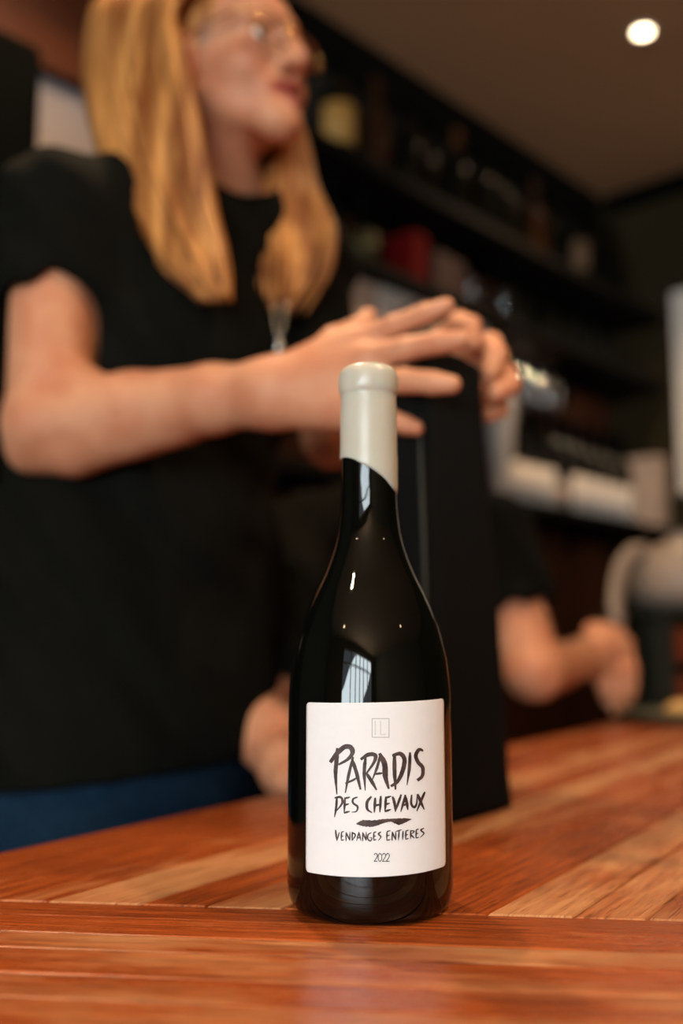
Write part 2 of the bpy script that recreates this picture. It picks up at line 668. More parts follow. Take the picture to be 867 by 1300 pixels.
hw, hh = WIN_W / 2, WIN_Z1 - WIN_Z0
win_bar('window_frame', -hw, hw, 0, 0.06); win_bar('window_frame', -hw, hw, hh - 0.06, hh)
win_bar('window_frame', -hw, -hw + 0.06, 0.06, hh - 0.06); win_bar('window_frame', hw - 0.06, hw, 0.06, hh - 0.06)
for q in (-1.0, -0.5, -0.08, 0.35, 0.82):
    win_bar('mullion', q - 0.03, q + 0.03, 0.06, hh - 0.06)
win_bar('transom', -hw + 0.06, hw - 0.06, 1.05, 1.10)
structure(room_box('trim_1', -6.2, -0.03, 0.001, 0.02, CEIL - 0.14, CEIL - 0.001, M['shelf_dark']))     # dark board under the ceiling
structure(room_box('trim_2', -0.02, 0.0, 0.03, S_END, CEIL - 0.07, CEIL - 0.001, M['black_paint']))        # dark cove along the right wall


# ------------------------------------------------------------------ recessed ceiling lamps
def downlight(x, y, label, power=LAMP_W, spread=125):
    r = empty('ceiling_downlight', (x, y, CEIL))
    tag(r, label, 'ceiling lamp', 'recessed ceiling downlights')
    ring = MB().lathe([(0.021, -0.001), (0.034, -0.001), (0.036, -0.006), (0.032, -0.009), (0.023, -0.006), (0.021, -0.001)], 28, caps=False).build('trim_ring', M['white_frame'], None, True)
    ring.parent = r
    l = MB().lathe([(0.0005, -0.004), (0.021, -0.004), (0.021, -0.002), (0.0005, -0.002)], 28).build('lamp_lens', M['lamp'])
    l.parent = r
    ld = bpy.data.lights.new('lamp_light', 'SPOT')
    ld.energy = power
    ld.color = LAMP_COL
    ld.spot_size = math.radians(spread)
    ld.spot_blend = 0.7
    ld.shadow_soft_size = 0.035
    lo = bpy.data.objects.new('lamp_light', ld)
    COL.objects.link(lo)
    lo.location = (0, 0, -0.02)
    lo.parent = r
    return r


P = at_z(816, 39, CEIL)
downlight(P.x, P.y, 'lit round ceiling downlight at the upper right of the photo', 41)
downlight(1.00, 0.05, 'added ceiling downlight right of the camera, brightening the label from the right', 58)  # unseen lamp, added to lift the right side of label and wax cap
downlight(0.55, 0.50, 'ceiling downlight over the counter just right of the wine bottle', 40)
downlight(-0.30, 1.30, 'ceiling downlight above the blonde woman by the shelf wall', 70)
downlight(-0.95, -0.25, 'ceiling downlight behind the camera on the shelf wall side')
downlight(2.1, -0.9, 'ceiling downlight far right over the open room')
downlight(-1.75, -1.1, 'ceiling downlight nearest to the window')

# ================================================================== THE COUNTER
def clip_poly(poly, p, n):
    out = []
    m = len(poly)
    for i in range(m):
        a, b = poly[i], poly[(i + 1) % m]
        da, db = (a - p).dot(n), (b - p).dot(n)
        if da <= 0:
            out.append(a)
        if (da < 0 < db) or (db < 0 < da):
            out.append(a + (b - a) * (da / (da - db)))
    return out


counter = empty('bar_counter', (0.25, 0.9, 0))
tag(counter, 'worn reddish-brown wooden plank counter that the wine bottle stands on', 'counter')
V2 = Vector
DD = Vector((math.cos(math.radians(57)), math.sin(math.radians(57))))     # run of the long planks
DN = Vector((DD.y, -DD.x))
KD = Vector((0.9939, -0.1104)).normalized()                                # run of the cross planks in front
KN = Vector((-KD.y, KD.x))                                                 # away from the camera
KA = Vector((-0.187, 0.567))
E0 = Vector((-0.228, 0.688))
# corner where back edge meets the joint
den = DD.x * KD.y - DD.y * KD.x
tt = ((KA.x - E0.x) * KD.y - (KA.y - E0.y) * KD.x) / den
CORN = E0 + DD * tt


def plank(poly, ang, z, wear, dark):
    if len(poly) < 3:
        return
    c = sum(poly, Vector((0, 0))) / len(poly)
    if sum((poly[i].x * poly[(i + 1) % len(poly)].y - poly[(i + 1) % len(poly)].x * poly[i].y) for i in range(len(poly))) < 0:
        poly = poly[::-1]
    ca, sa = math.cos(-ang), math.sin(-ang)
    n = len(poly)

    def inset(dist):
        out = []
        for i in range(n):
            a, b, d = poly[i - 1], poly[i], poly[(i + 1) % n]
            e1 = (b - a).normalized(); e2 = (d - b).normalized()
            n1 = Vector((-e1.y, e1.x)); n2 = Vector((-e2.y, e2.x))
            k = max(0.25, 1 + n1.dot(n2))
            out.append(b + (n1 + n2) * (dist / k))
        return out
    rings = [(inset(0.0004), -0.032), (inset(0.0004), -0.0009), (inset(0.0012), 0.0)]
    v, f = [], []
    for pts, zz in rings:
        for p in pts:
            q = p - c
            v.append((q.x * ca - q.y * sa, q.x * sa + q.y * ca, zz))
    for k in range(2):
        for i in range(n):
            j = (i + 1) % n
            f.append((k * n + i, k * n + j, (k + 1) * n + j, (k + 1) * n + i))
    f.append(tuple(range(n - 1, -1, -1)))
    f.append(tuple(2 * n + i for i in range(n)))
    o = mesh_obj('plank', v, f, M['wood'])
    o.parent = counter
    o.location = Vector((c.x, c.y, z)) - counter.location
    o.rotation_euler = (0, 0, ang)
    o.color = (wear, dark, 0, 1)


edges_v = [0, .045, .0775, .1245, .171, .203, .240, .288, .336, .375, .408, .452, .495, .54, .585, .63, .675, .72]
wears = [.30, .24, .32, .56, .24, .56, .36, .30, .55, .50, .52, .42, .52, .42, .48, .4, .4]
a57 = math.atan2(DD.y, DD.x)
for i in range(len(edges_v) - 1):
    v0, v1 = edges_v[i], edges_v[i + 1]
    u = -0.25 - random.random() * 0.2
    k = 0
    while u < 2.15:
        L = random.uniform(0.42, 0.85)
        if k == 0:
            L += 0.45
        u1 = min(u + L, 2.15)
        poly = [CORN + DD * a + DN * b for a, b in ((u, v0), (u1, v0), (u1, v1), (u, v1))]
        poly = clip_poly(poly, KA, -KN)
        w = wears[i] if k == 0 else wears[i] * 0.4 + random.uniform(0.18, 0.38)
        if len(poly) >= 3 and u1 - u > 0.03:
            plank(poly, a57, TOP + random.uniform(-0.0004, 0.0), w, random.uniform(0.86, 1.0))
        u = u1
        k += 1
aK = math.atan2(KD.y, KD.x)
vv = 0.0
fw = [.026, .030, .024, .034, .028, .036, .034, .036, .036, .036, .036]
fwear = [.24, .36, .43, .40, .46, .42, .4, .35, .35, .35, .35]
for i, w in enumerate(fw):
    u = -random.uniform(0.0, 0.3)
    if i == 0:
        u = -0.02
    first = True
    while u < 0.80:
        L = 1.2
        u0 = max(u, 0.0)
        u1 = min(u + L, 0.80)
        if u1 - u0 > 0.02:
            poly = [CORN + KD * a - KN * b for a, b in ((u0, vv), (u1, vv), (u1, vv + w), (u0, vv + w))]
            plank(poly, aK, TOP - (0.0006 if i == 0 else random.uniform(0, 0.0004)), fwear[i] + random.uniform(-.05, .05), random.uniform(0.86, 1.0) if i else 0.8)
        u += L
    vv += w


def prism(name, poly, z0, z1, m, parent):
    n = len(poly)
    a = sum((poly[i].x * poly[(i + 1) % n].y - poly[(i + 1) % n].x * poly[i].y) for i in range(n))
    if a < 0:
        poly = poly[::-1]
    v = [(p.x, p.y, z0) for p in poly] + [(p.x, p.y, z1) for p in poly]
    f = [(i, (i + 1) % n, n + (i + 1) % n, n + i) for i in range(n)] + [tuple(range(n - 1, -1, -1)), tuple(range(n, 2 * n))]
    return mesh_obj(name, v, f, m, parent)


prism('counter_body', [CORN + DD * a + DN * b for a, b in ((.10, .06), (2.09, .06), (2.09, .66), (.45, .66))], 0.0, TOP - 0.033, M['wall_brown'], counter)
prism('front_body', [CORN + KD * a - KN * b for a, b in ((.06, .0), (.72, .0), (.72, .30), (.06, .30))], 0.0, TOP - 0.033, M['wall_brown'], counter)

# ================================================================== THE WINE BOTTLE
BB = at_z(470, 1148, TOP)
bottle = empty('wine_bottle', BB)
tag(bottle, 'black glass wine bottle with cream wax cap and white brush-lettered label in front', 'bottle')


def px_rz(y, hw):
    p = at(470, y, BB.y)
    dep = (p - CC).dot(CF)
    return hw * dep / FPX, p.z - TOP


def dense(prof, n=5):
    pts = catmull([Vector((r, z, 0)) for r, z in prof], n)
    return [(max(p.x, 0.0004), p.y) for p in pts]


body_px = [(470, 29.0), (505, 31.5), (585, 35.2), (625, 35.4), (655, 37.0), (688, 42.5), (723, 55), (758, 72), (794, 87), (829, 96), (865, 101), (895, 103.2)]
RB = px_rz(1080, 104.8)[0]
prof = [px_rz(y, h_) for y, h_ in body_px]
prof = [(min(r, RB * 0.9985), z) for r, z in prof] + [(RB, px_rz(y, 1)[1]) for y in (925, 960, 1040, 1100)]
prof = [(min(r, RB), z) for r, z in dense(prof, 6)]
low = [(RB, 0.016), (RB * 0.994, 0.010), (RB * 0.968, 0.0045), (RB * 0.92, 0.0012), (RB * 0.86, 0.0), (RB * 0.70, 0.0005), (RB * 0.45, 0.012), (0.0006, 0.018)]
prof = prof + dense(low, 3)
prof = prof[::-1]
g = MB().lathe(prof, 128, caps=False).build('glass_body', M['glass_black'], None, True)
g.parent = bottle
# wax cap: bulged lip over the bottle mouth, dipped edge slanting down to the right
cap_px = [(463.2, 1), (464.0, 14), (466.5, 26), (471, 33.5), (477, 36.9), (484, 37.9), (492, 37.9), (499, 37.0), (504, 35.2), (510, 35.0), (530, 35.7), (560, 36.0), (583, 36.2)]
cp = dense([px_rz(y, h_) for y, h_ in cap_px], 3)
n = 96
v, f = [], []
zl = px_rz(583, 36)[1]
zr = px_rz(628, 36)[1]
for r, z in cp[:-1]:
    for i in range(n):
        a = 2 * PI * i / n
        v.append((r * math.cos(a), r * math.sin(a), z))
rings = len(cp) - 1
zt = cp[-1][1]
for k in range(8):
    for i in range(n):
        a = 2 * PI * i / n
        c = math.cos(a)
        zb = (zl + zr) / 2 + (zl - zr) / 2 * (-c) + 0.0028 * (1 - c * c) + 0.0003 * math.sin(5 * a + 1) + 0.0001 * math.sin(11 * a)
        tpar = k / 6
        if k < 7:
            z = zt + (zb - zt) * tpar
            r = 0.01545 + 0.0003 * tpar
            if k == 6:
                r -= 0.0001
        else:
            z = zb + 0.0001
            r = 0.0138
        r = r if k < 7 else 0.0140
        v.append((r * math.cos(a), r * math.sin(a), z))
R_ = rings + 8
rb = cp[-1][0]
for k in range(7):
    for i in range(n):
        j = (rings + k) * n + i
        x, y, z = v[j]
        L_ = math.hypot(x, y)
        rr = rb + (0.0002 if k < 6 else -0.0002)
        v[j] = (x / L_ * rr, y / L_ * rr, z)
for k in range(R_ - 1):
    for i in range(n):
        j = (i + 1) % n
        f.append((k * n + i, (k + 1) * n + i, (k + 1) * n + j, k * n + j))
f.append(tuple(range(n)))
cap = mesh_obj('wax_cap', v, f, M['wax'], None, True)
cap.parent = bottle


# label on the cylinder: pixel -> (angle, height)
RLAB = RB + 0.0003


def cyl(x, y, R=RLAB):
    d = ray(x, y)
    ox, oy = CC.x - BB.x, CC.y - BB.y
    A = d.x * d.x + d.y * d.y
    B_ = 2 * (ox * d.x + oy * d.y)
    C_ = ox * ox + oy * oy - R * R
    disc = max(B_ * B_ - 4 * A * C_, 0)
    t = (-B_ - math.sqrt(disc)) / (2 * A)
    p = CC + d * t
    return math.atan2(p.x - BB.x, -(p.y - BB.y)), p.z - TOP


def cyl_pt(phi, z, off=0.0):
    r = RLAB + off
    return (r * math.sin(phi), -r * math.cos(phi), z)


lt, rt = cyl(388, 893), cyl(563.5, 888)
bl_, br_ = cyl(389, 1107), cyl(566, 1099)
ph0 = (lt[0] + bl_[0]) / 2; ph1 = (rt[0] + br_[0]) / 2
ct, cb = cyl(475, 892), cyl(470, 1113.5)
skew = ((rt[1] - lt[1]) + (br_[1] - bl_[1])) / 2 / (ph1 - ph0)
phm = (ct[0] + cb[0]) / 2


def lab_z(zr_, phi):
    return zr_ + skew * (phi - phm)


zt_, zb_ = ct[1], cb[1]
cr = 0.0022
nphi, nz = 60, 24
v, f = [], []
W_ = (ph1 - ph0) * RLAB
for j in range(nz + 1):
    zz = zb_ + (zt_ - zb_) * j / nz
    e = min(zz - zb_, zt_ - zz)
    ins = cr - math.sqrt(max(cr * cr - (cr - min(e, cr)) ** 2, 0))
    for i in range(nphi + 1):
        ph = (ph0 + ins / RLAB) + (ph1 - ph0 - 2 * ins / RLAB) * i / nphi
        v.append(cyl_pt(ph, lab_z(zz, ph)))
# finer rows near the corners
rows = [zb_ + (zt_ - zb_) * j / nz for j in range(nz + 1)]
rows = sorted(set([zb_ + d_ for d_ in (0, .0002, .0006, .0012, .0022)] + [zt_ - d_ for d_ in (0, .0002, .0006, .0012, .0022)] + rows[2:-2]))
v = []
for zz in rows:
    e = min(zz - zb_, zt_ - zz)
    ins = cr - math.sqrt(max(cr * cr - (cr - min(e, cr)) ** 2, 0))
    for i in range(nphi + 1):
        ph = (ph0 + ins / RLAB) + (ph1 - ph0 - 2 * ins / RLAB) * i / nphi
        v.append(cyl_pt(ph, lab_z(zz, ph)))
m_ = nphi + 1
nr = len(rows)
for j in range(nr - 1):
    for i in range(nphi):
        f.append((j * m_ + i, j * m_ + i + 1, (j + 1) * m_ + i + 1, (j + 1) * m_ + i))
# edge thickness of the paper
nv = len(v)
v += [tuple(c_ * (RLAB - 0.00022) / RLAB if q < 2 else c_ for q, c_ in enumerate(p)) for p in v]
for i in range(nphi):
    f.append((i, nv + i, nv + i + 1, i + 1))
    a = (nr - 1) * m_ + i
    f.append((a + 1, nv + a + 1, nv + a, a))
for j in range(nr - 1):
    a = j * m_
    f.append((a, a + m_, nv + a + m_, nv + a))
    a = j * m_ + nphi
    f.append((a + m_, a, nv + a, nv + a + m_))
label = mesh_obj('label', v, f, M['paper'], None, True)
label.parent = bottle
label['label'] = 'white paper label with dark brush lettering'


# brush strokes in the pixels of an enlarged view of the label (x 400..560, y 900..1110, enlarged 5.42 times)
def stroke(mb, pts, w, taper=(0.6, 0.35), off=0.00012, rough=0.06, n=7, widths=None):
    P_ = catmull([Vector((x, y, 0)) for x, y in pts], n)
    m = len(P_)
    left, right = [], []
    for i, p in enumerate(P_):
        d = (P_[min(i + 1, m - 1)] - P_[max(i - 1, 0)]).normalized()
        nrm = Vector((-d.y, d.x, 0))
        t = i / (m - 1)
        if widths:
            x = t * (len(widths) - 1); k = min(int(x), len(widths) - 2)
            ww = widths[k] + (widths[k + 1] - widths[k]) * (x - k)
        else:
            ww = w * min(1.0, taper[0] + (1 - taper[0]) * t / 0.22, taper[1] + (1 - taper[1]) * (1 - t) / 0.40)
        left.append(p + nrm * ww * 0.5 * (1 + random.uniform(-rough, rough)))
        right.append(p - nrm * ww * 0.5 * (1 + random.uniform(-rough, rough)))
    vv_ = []
    for p, q in zip(left, right):
        for c in (p, p.lerp(q, 0.5), q):
            ph, z = cyl(400 + c.x / 5.42, 900 + c.y / 5.42, RLAB)
            vv_.append(cyl_pt(ph, z, off))
    ff = []
    for i in range(m - 1):
        for k in range(2):
            a = i * 3 + k
            ff.append((a, a + 1, a + 4, a + 3))
    mb.add(vv_, ff)


off_n = [0]


def word(name, strokes, m, lab=None):
    mb = MB()
    for k, s in enumerate(strokes):
        kw = s[2] if len(s) > 2 else {}
        stroke(mb, s[0], s[1], off=0.00010 + 0.000004 * k, **kw)
    o = mesh_obj(name, mb.v, mb.f, m)
    bm = bmesh.new(); bm.from_mesh(o.data)
    for fc in bm.faces:          # every face looks outwards
        c = fc.calc_center_median()
        if fc.normal.x * c.x + fc.normal.y * c.y < 0:
            fc.normal_flip()
    bm.to_mesh(o.data); bm.free()
    o.parent = label
    if lab:
        o['label'] = lab
    return o


word('title_lettering', [
    ([(152, 268), (148, 350), (141, 450), (150, 588)], 29, {'taper': (.5, .25)}),
    ([(104, 368), (150, 308), (202, 262), (244, 264), (257, 302), (225, 346), (160, 384)], 34, {'taper': (.7, .4)}),
    ([(262, 330), (232, 450), (208, 578)], 21), ([(252, 340), (285, 440), (313, 555)], 26, {'taper': (.4, .5)}), ([(208, 512), (260, 490), (304, 462)], 15),
    ([(347, 335), (338, 430), (345, 562)], 24, {'taper': (.6, .25)}), ([(313, 348), (365, 315), (412, 318), (408, 362), (352, 446)], 28, {'taper': (.6, .4)}), ([(352, 440), (390, 500), (423, 558)], 25, {'taper': (.5, .4)}),
    ([(450, 310), (427, 400), (394, 486)], 19), ([(442, 305), (478, 380), (484, 470), (507, 550)], 38, {'taper': (.5, .35)}), ([(410, 448), (474, 440)], 16),
    ([(545, 306), (546, 430), (553, 555)], 27, {'taper': (.7, .4)}), ([(530, 322), (585, 308), (614, 350), (600, 430), (566, 500), (520, 532)], 30, {'taper': (.6, .6)}),
    ([(652, 298), (648, 400), (631, 526)], 22, {'taper': (.6, .2)}),
    ([(743, 288), (714, 280), (692, 320), (708, 368), (738, 402), (736, 460), (702, 492)], 27, {'taper': (.5, .8)}),
], M['ink'], 'brush lettering reading PARADIS')
word('subtitle_lettering', [
    ([(151, 602), (145, 680), (134, 745)], 17), ([(134, 612), (178, 608), (186, 650), (138, 712)], 17),
    ([(206, 608), (200, 718)], 16), ([(204, 616), (242, 606)], 14), ([(203, 662), (234, 652)], 13), ([(198, 716), (240, 704)], 14),
    ([(292, 606), (262, 620), (262, 648), (292, 672), (284, 704), (252, 710)], 15),
    ([(388, 602), (358, 640), (360, 690), (392, 714)], 20), ([(413, 610), (407, 714)], 19), ([(452, 598), (445, 712)], 19), ([(408, 666), (452, 655)], 15),
    ([(487, 602), (480, 708)], 18), ([(484, 612), (523, 600)], 15), ([(482, 657), (514, 648)], 14), ([(478, 706), (523, 690)], 15),
    ([(532, 602), (546, 650), (552, 708)], 20), ([(592, 588), (570, 650), (550, 708)], 17),
    ([(621, 590), (605, 650), (588, 708)], 17), ([(617, 592), (630, 650), (637, 695)], 21), ([(600, 662), (634, 656)], 14),
    ([(663, 590), (660, 650), (680, 676), (697, 650), (701, 585)], 17), ([(704, 585), (725, 640), (750, 692)], 20), ([(754, 570), (728, 630), (698, 704)], 18),
], M['ink'], 'brush lettering reading DES CHEVAUX')
word('brush_mark', [([(285, 790), (330, 786), (400, 788), (460, 774), (520, 766), (575, 775), (620, 766), (663, 758)], 30, {'widths': [8, 44, 46, 30, 20, 46, 30, 3], 'rough': .1, 'n': 10})], M['ink'], 'short dark horizontal brush swipe')
w9 = 10.5


def E_(x, y0, y1, w, sl=-3):
    return [([(x + 2, y0), (x, y1)], w9), ([(x, y0 + 2), (x + w, y0 + sl)], 8.5), ([(x, (y0 + y1) / 2), (x + w * .8, (y0 + y1) / 2 + sl)], 8), ([(x, y1 - 2), (x + w, y1 - 3 + sl)], 8.5)]


def N_(x, y0, y1, w):
    return [([(x, y1 + 4), (x, y0)], 9), ([(x, y0), (x + w, y1)], w9), ([(x + w, y1), (x + w + 1, y0 - 4)], 9)]


word('vendanges_lettering', [([(141, 832), (150, 908)], 13), ([(167, 848), (151, 908)], 9)] + E_(180, 846, 906, 20) + N_(213, 848, 906, 26) +
     [([(256, 846), (255, 908)], w9), ([(252, 848), (277, 868), (254, 908)], w9)] + [([(302, 846), (285, 910)], 9), ([(300, 846), (316, 908)], w9), ([(290, 888), (313, 884)], 8)] + N_(327, 848, 906, 24) +
     [([(388, 850), (366, 864), (362, 893), (380, 908), (391, 888), (374, 884)], 9.5)] + E_(402, 848, 904, 20) + [([(453, 846), (435, 860), (452, 880), (434, 906)], w9)] +
     E_(492, 842, 906, 27, -6) + N_(529, 844, 902, 24) + [([(558, 842), (596, 830)], 9), ([(577, 838), (572, 904)], w9), ([(604, 838), (600, 900)], w9)] + E_(621, 838, 898, 22, -5) +
     [([(656, 834), (655, 894)], w9), ([(652, 836), (680, 842), (656, 864)], 9), ([(656, 864), (682, 890)], w9)] + E_(692, 830, 890, 20, -5) + [([(747, 820), (725, 834), (746, 856), (720, 884)], w9)],
     M['ink'], 'small lettering reading VENDANGES ENTIERES')


def two(x):
    return ([(x, 1006), (x + 9, 993), (x + 21, 1003), (x + 19, 1020), (x, 1048)], 5.5, {'taper': (1, 1), 'rough': 0}), ([(x - 2, 1048), (x + 23, 1048)], 5.5, {'taper': (1, 1), 'rough': 0})


word('vintage_lettering', [*two(406), ([(446, 993), (435, 1005), (434, 1021), (435, 1037), (446, 1049), (457, 1037), (458, 1021), (457, 1005), (446, 993)], 5.5, {'taper': (1, 1), 'rough': 0}), *two(463), *two(489)],
     M['ink_grey'] if False else M['ink'], 'thin printed year 2022')
st = {'taper': (1, 1), 'rough': 0, 'n': 5}
word('square_logo', [([(392, 66), (508, 66)], 3.5, st), ([(508, 66), (508, 195)], 3.5, st), ([(508, 195), (392, 195)], 3.5, st), ([(392, 195), (392, 66)], 3.5, st)], M['ink_grey'], 'thin grey square outline')
word('logo_letters', [([(414, 82), (414, 178)], 8, st), ([(450, 82), (450, 176)], 8, st), ([(446, 176), (487, 176)], 7, st)], M['emboss'], 'pale embossed letters I and L')

# ================================================================== THE BLACK BAG
NB_ = at_z(556, 1052, TOP); RB_ = at_z(660, 1022, TOP)
e1 = (RB_ - NB_); LB = e1.length; e1.normalize()
e2 = Vector((-e1.y, e1.x, 0))
NT_ = at(535, 456, 0.828); RT_ = at(617, 456, 0.872)
bag = empty('wine_gift_bag', (NB_ + RB_) / 2 + e2 * 0.045)
tag(bag, 'tall black cloth wine bag held upright by the woman behind the bottle', 'bag')
v, f = [], []
NS, NZ = 64, 46
ztop = (NT_.z + RT_.z) / 2
for k in range(NZ + 1):
    t = k / NZ
    s = t ** 1.15
    z = TOP + 0.0005 + (ztop - TOP) * min(t, 1)
    a = NB_.lerp(NT_, s); b = RB_.lerp(RT_, s)
    ax = (b - a); ax.z = 0
    Lx = ax.length; ax.normalize()
    ay = Vector((-ax.y, ax.x, 0))
    Ly = 0.088 * (1 - s) + 0.048 * s
    o_ = Vector((a.x, a.y, 0))
    rc = 0.010 + 0.006 * s
    if k == NZ:
        z += 0.0
    for i in range(NS):
        g_ = 2 * PI * i / NS
        # rounded rectangle through a superellipse
        cx_, cy_ = math.cos(g_), math.sin(g_)
        pw = 0.30 + 0.12 * s
        X = math.copysign(abs(cx_) ** pw, cx_); Yv = math.copysign(abs(cy_) ** pw, cy_)
        wr_ = 1 + 0.018 * math.sin(9 * t + 3 * g_) * (0.3 + t) + 0.012 * math.sin(21 * t + 5 * g_ + 1)
        wr_ *= 1 - 0.02 * math.sin(PI * t)
        p = o_ + ax * (Lx / 2 + X * Lx / 2 * wr_) + ay * (Ly / 2 + Yv * Ly / 2 * wr_)
        zz = z + (0.004 * math.sin(3 * g_ + 1) * t ** 6)
        v.append((p.x, p.y, zz))
for k in range(NZ):
    for i in range(NS):
        j = (i + 1) % NS
        f.append((k * NS + i, k * NS + j, (k + 1) * NS + j, (k + 1) * NS + i))
f.append(tuple(range(NS - 1, -1, -1)))
# closed, slightly sunken top
c0 = NZ * NS
mid = sum((Vector(v[c0 + i]) for i in range(NS)), Vector()) / NS
r1 = len(v)
for i in range(NS):
    p = Vector(v[c0 + i]).lerp(mid, 0.14); v.append((p.x, p.y, p.z + 0.0035))
r2 = len(v)
for i in range(NS):
    p = Vector(v[c0 + i]).lerp(mid, 0.5); v.append((p.x, p.y, p.z + 0.004))
for i in range(NS):
    j = (i + 1) % NS
    f.append((c0 + i, c0 + j, r1 + j, r1 + i)); f.append((r1 + i, r1 + j, r2 + j, r2 + i))
f.append(tuple(r2 + i for i in range(NS)))
mesh_obj('bag_body', v, f, M['bag_cloth'], bag, True)
# pale seam down the near edge
pts = [NB_.lerp(NT_, s_) + Vector((-0.000, -0.0035, 0)) for s_ in (0.42, .5, .58, .66, .74, .8, .86)]
M['seam'] = mat('grey_seam', srgb(58, 58, 52), 0.8, noise=0.1)
MB().tube(catmull([p + e2 * 0.004 - e1 * 0.0005 for p in pts], 4), [0.0008 + 0.0009 * math.sin(PI * q_ / 24) for q_ in range(25)], 8).build('seam_cord', M['seam'], bag, True)


# ================================================================== PEOPLE
def np3(v):
    return np.array((v[0], v[1], v[2]), dtype=np.float32)


class Head:
    def __init__(self, turn, pitch, scale=1.0, roll=0.0):
        t, p = math.radians(turn), math.radians(pitch)
        self.F = Vector((math.sin(t) * math.cos(p), -math.cos(t) * math.cos(p), math.sin(p)))
        self.U = Vector((-math.sin(t) * math.sin(p), math.cos(t) * math.sin(p), math.cos(p)))
        if roll:
            q = Matrix.Rotation(math.radians(roll), 3, self.F)
            self.U = q @ self.U
        self.R = self.F.cross(self.U)
        self.s = scale
        self.c = Vector((0, 0, 0))

    def L(self, x, y, z):
        return self.c + (self.R * x + self.F * y + self.U * z) * self.s

    def place(self, local, world):
        self.c = Vector((0, 0, 0))
        self.c = world - self.L(*local)

    def rot(self):
        return [tuple(self.R), tuple(self.F), tuple(self.U)]

    def prims(self):
        L, s, R = self.L, self.s, self.rot()

        def E(c, r):
            return ell(L(*c), [q * s for q in r], R)

        def C(a, b, ra, rb):
            return cone(L(*a), L(*b), ra * s, rb * s)
        skull = [E((0, -.018, .035), (.073, .093, .090)), E((0, .030, -.028), (.056, .058, .076)), E((0, .045, .035), (.056, .045, .055))]
        for q in (-1, 1):
            skull += [C((q * .050, -.002, -.056), (q * .014, .074, -.100), .015, .015), E((q * .036, .060, -.036), (.024, .025, .026)),
                      C((q * .012, .088, .020), (q * .042, .070, .018), .011, .011)]
        skull += [E((0, .080, -.102), (.018, .018, .016)), E((0, .076, -.070), (.030, .018, .024))]
        nose = [C((0, .088, .012), (0, .104, -.020), .0085, .0105), C((0, .102, -.018), (0, .112, -.033), .010, .0115)]
        for q in (-1, 1):
            nose += [E((q * .0125, .100, -.036), (.0085, .011, .0085))]
        lips = []
        for q in (-1, 1):
            lips += [C((0, .1000, -.0620), (q * .025, .086, -.0645), .0066, .0035), C((0, .0975, -.0830), (q * .024, .085, -.0745), .0080, .0040)]
            lips += [E((q * .031, .077, .0085), (.016, .009, .0055)), E((q * .031, .076, -.0105), (.015, .008, .0045))]
        ears = []
        for q in (-1, 1):
            ears += [E((q * .072, -.010, -.004), (.009, .020, .030)), E((q * .071, -.004, -.030), (.007, .010, .012))]
        return [(.02, .022, skull), (.012, .010, nose), (.004, .003, lips), (.01, .008, ears)]

    def subs(self):
        L, s, R = self.L, self.s, self.rot()
        out = []
        for q in (-1, 1):
            out.append((.010 * s, ell(L(q * .031, .094, .000), [.017 * s, .014 * s, .010 * s], R)))
            out.append((.004 * s, ell(L(q * .008, .102, -.0455), [.0035 * s, .004 * s, .004 * s], R)))
            out.append((.003 * s, cone(L(0, .102, -.0722), L(q * .021, .091, -.0690), .0052 * s, .0022 * s)))
        return out

    def flush(self, V):
        d = np.full(len(V), 9.0)
        for q in (-1, 1):
            d = np.minimum(d, prim_d(cone(self.L(0, .1000, -.0620), self.L(q * .025, .086, -.0645), .0066 * self.s, .0035 * self.s), V))
            d = np.minimum(d, prim_d(cone(self.L(0, .0975, -.0830), self.L(q * .024, .085, -.0745), .0080 * self.s, .004 * self.s), V))
            d = np.minimum(d, prim_d(cone(self.L(0, .098, -.0725), self.L(q * .022, .088, -.0690), .008 * self.s, .005 * self.s), V))
        a = np.clip(1 - d / .003, 0, 1) * 0.95
        for q in (-1, 1):
            ck = np.linalg.norm(V - np3(self.L(q * .040, .075, -.040)), axis=1)
            a = np.maximum(a, 0.30 * np.clip(1 - ck / .035, 0, 1))
        nt = np.linalg.norm(V - np3(self.L(0, .118, -.033)), axis=1)
        return np.maximum(a, 0.30 * np.clip(1 - nt / .022, 0, 1))


def chain(pts, rad):
    return [cone(pts[i], pts[i + 1], rad[i], rad[i + 1]) for i in range(len(pts) - 1)]


def hand_prims(wrist, wr, knuckles, kr, fingers, fr, thumb, tr):
    """palm as a fan of bones, each finger a jointed chain that starts in the palm"""
    palm = [cone(wrist, k, wr, r) for k, r in zip(knuckles, kr)]
    out = [(.016, .014, palm + chain(thumb[:2], tr[:2]))]
    for k, fpts, r in zip(knuckles, fingers, fr):
        out.append((.007, .002, chain([k] + fpts, [q * .88 for q in r[:-1]] + [r[-1] * .80])))
        out[-1][2].append(ell(fpts[0], [r[1] * .93] * 3))
    out.append((.007, .002, chain(thumb[1:], tr[1:])))
    return out


def A(*p):
    return at(*p)


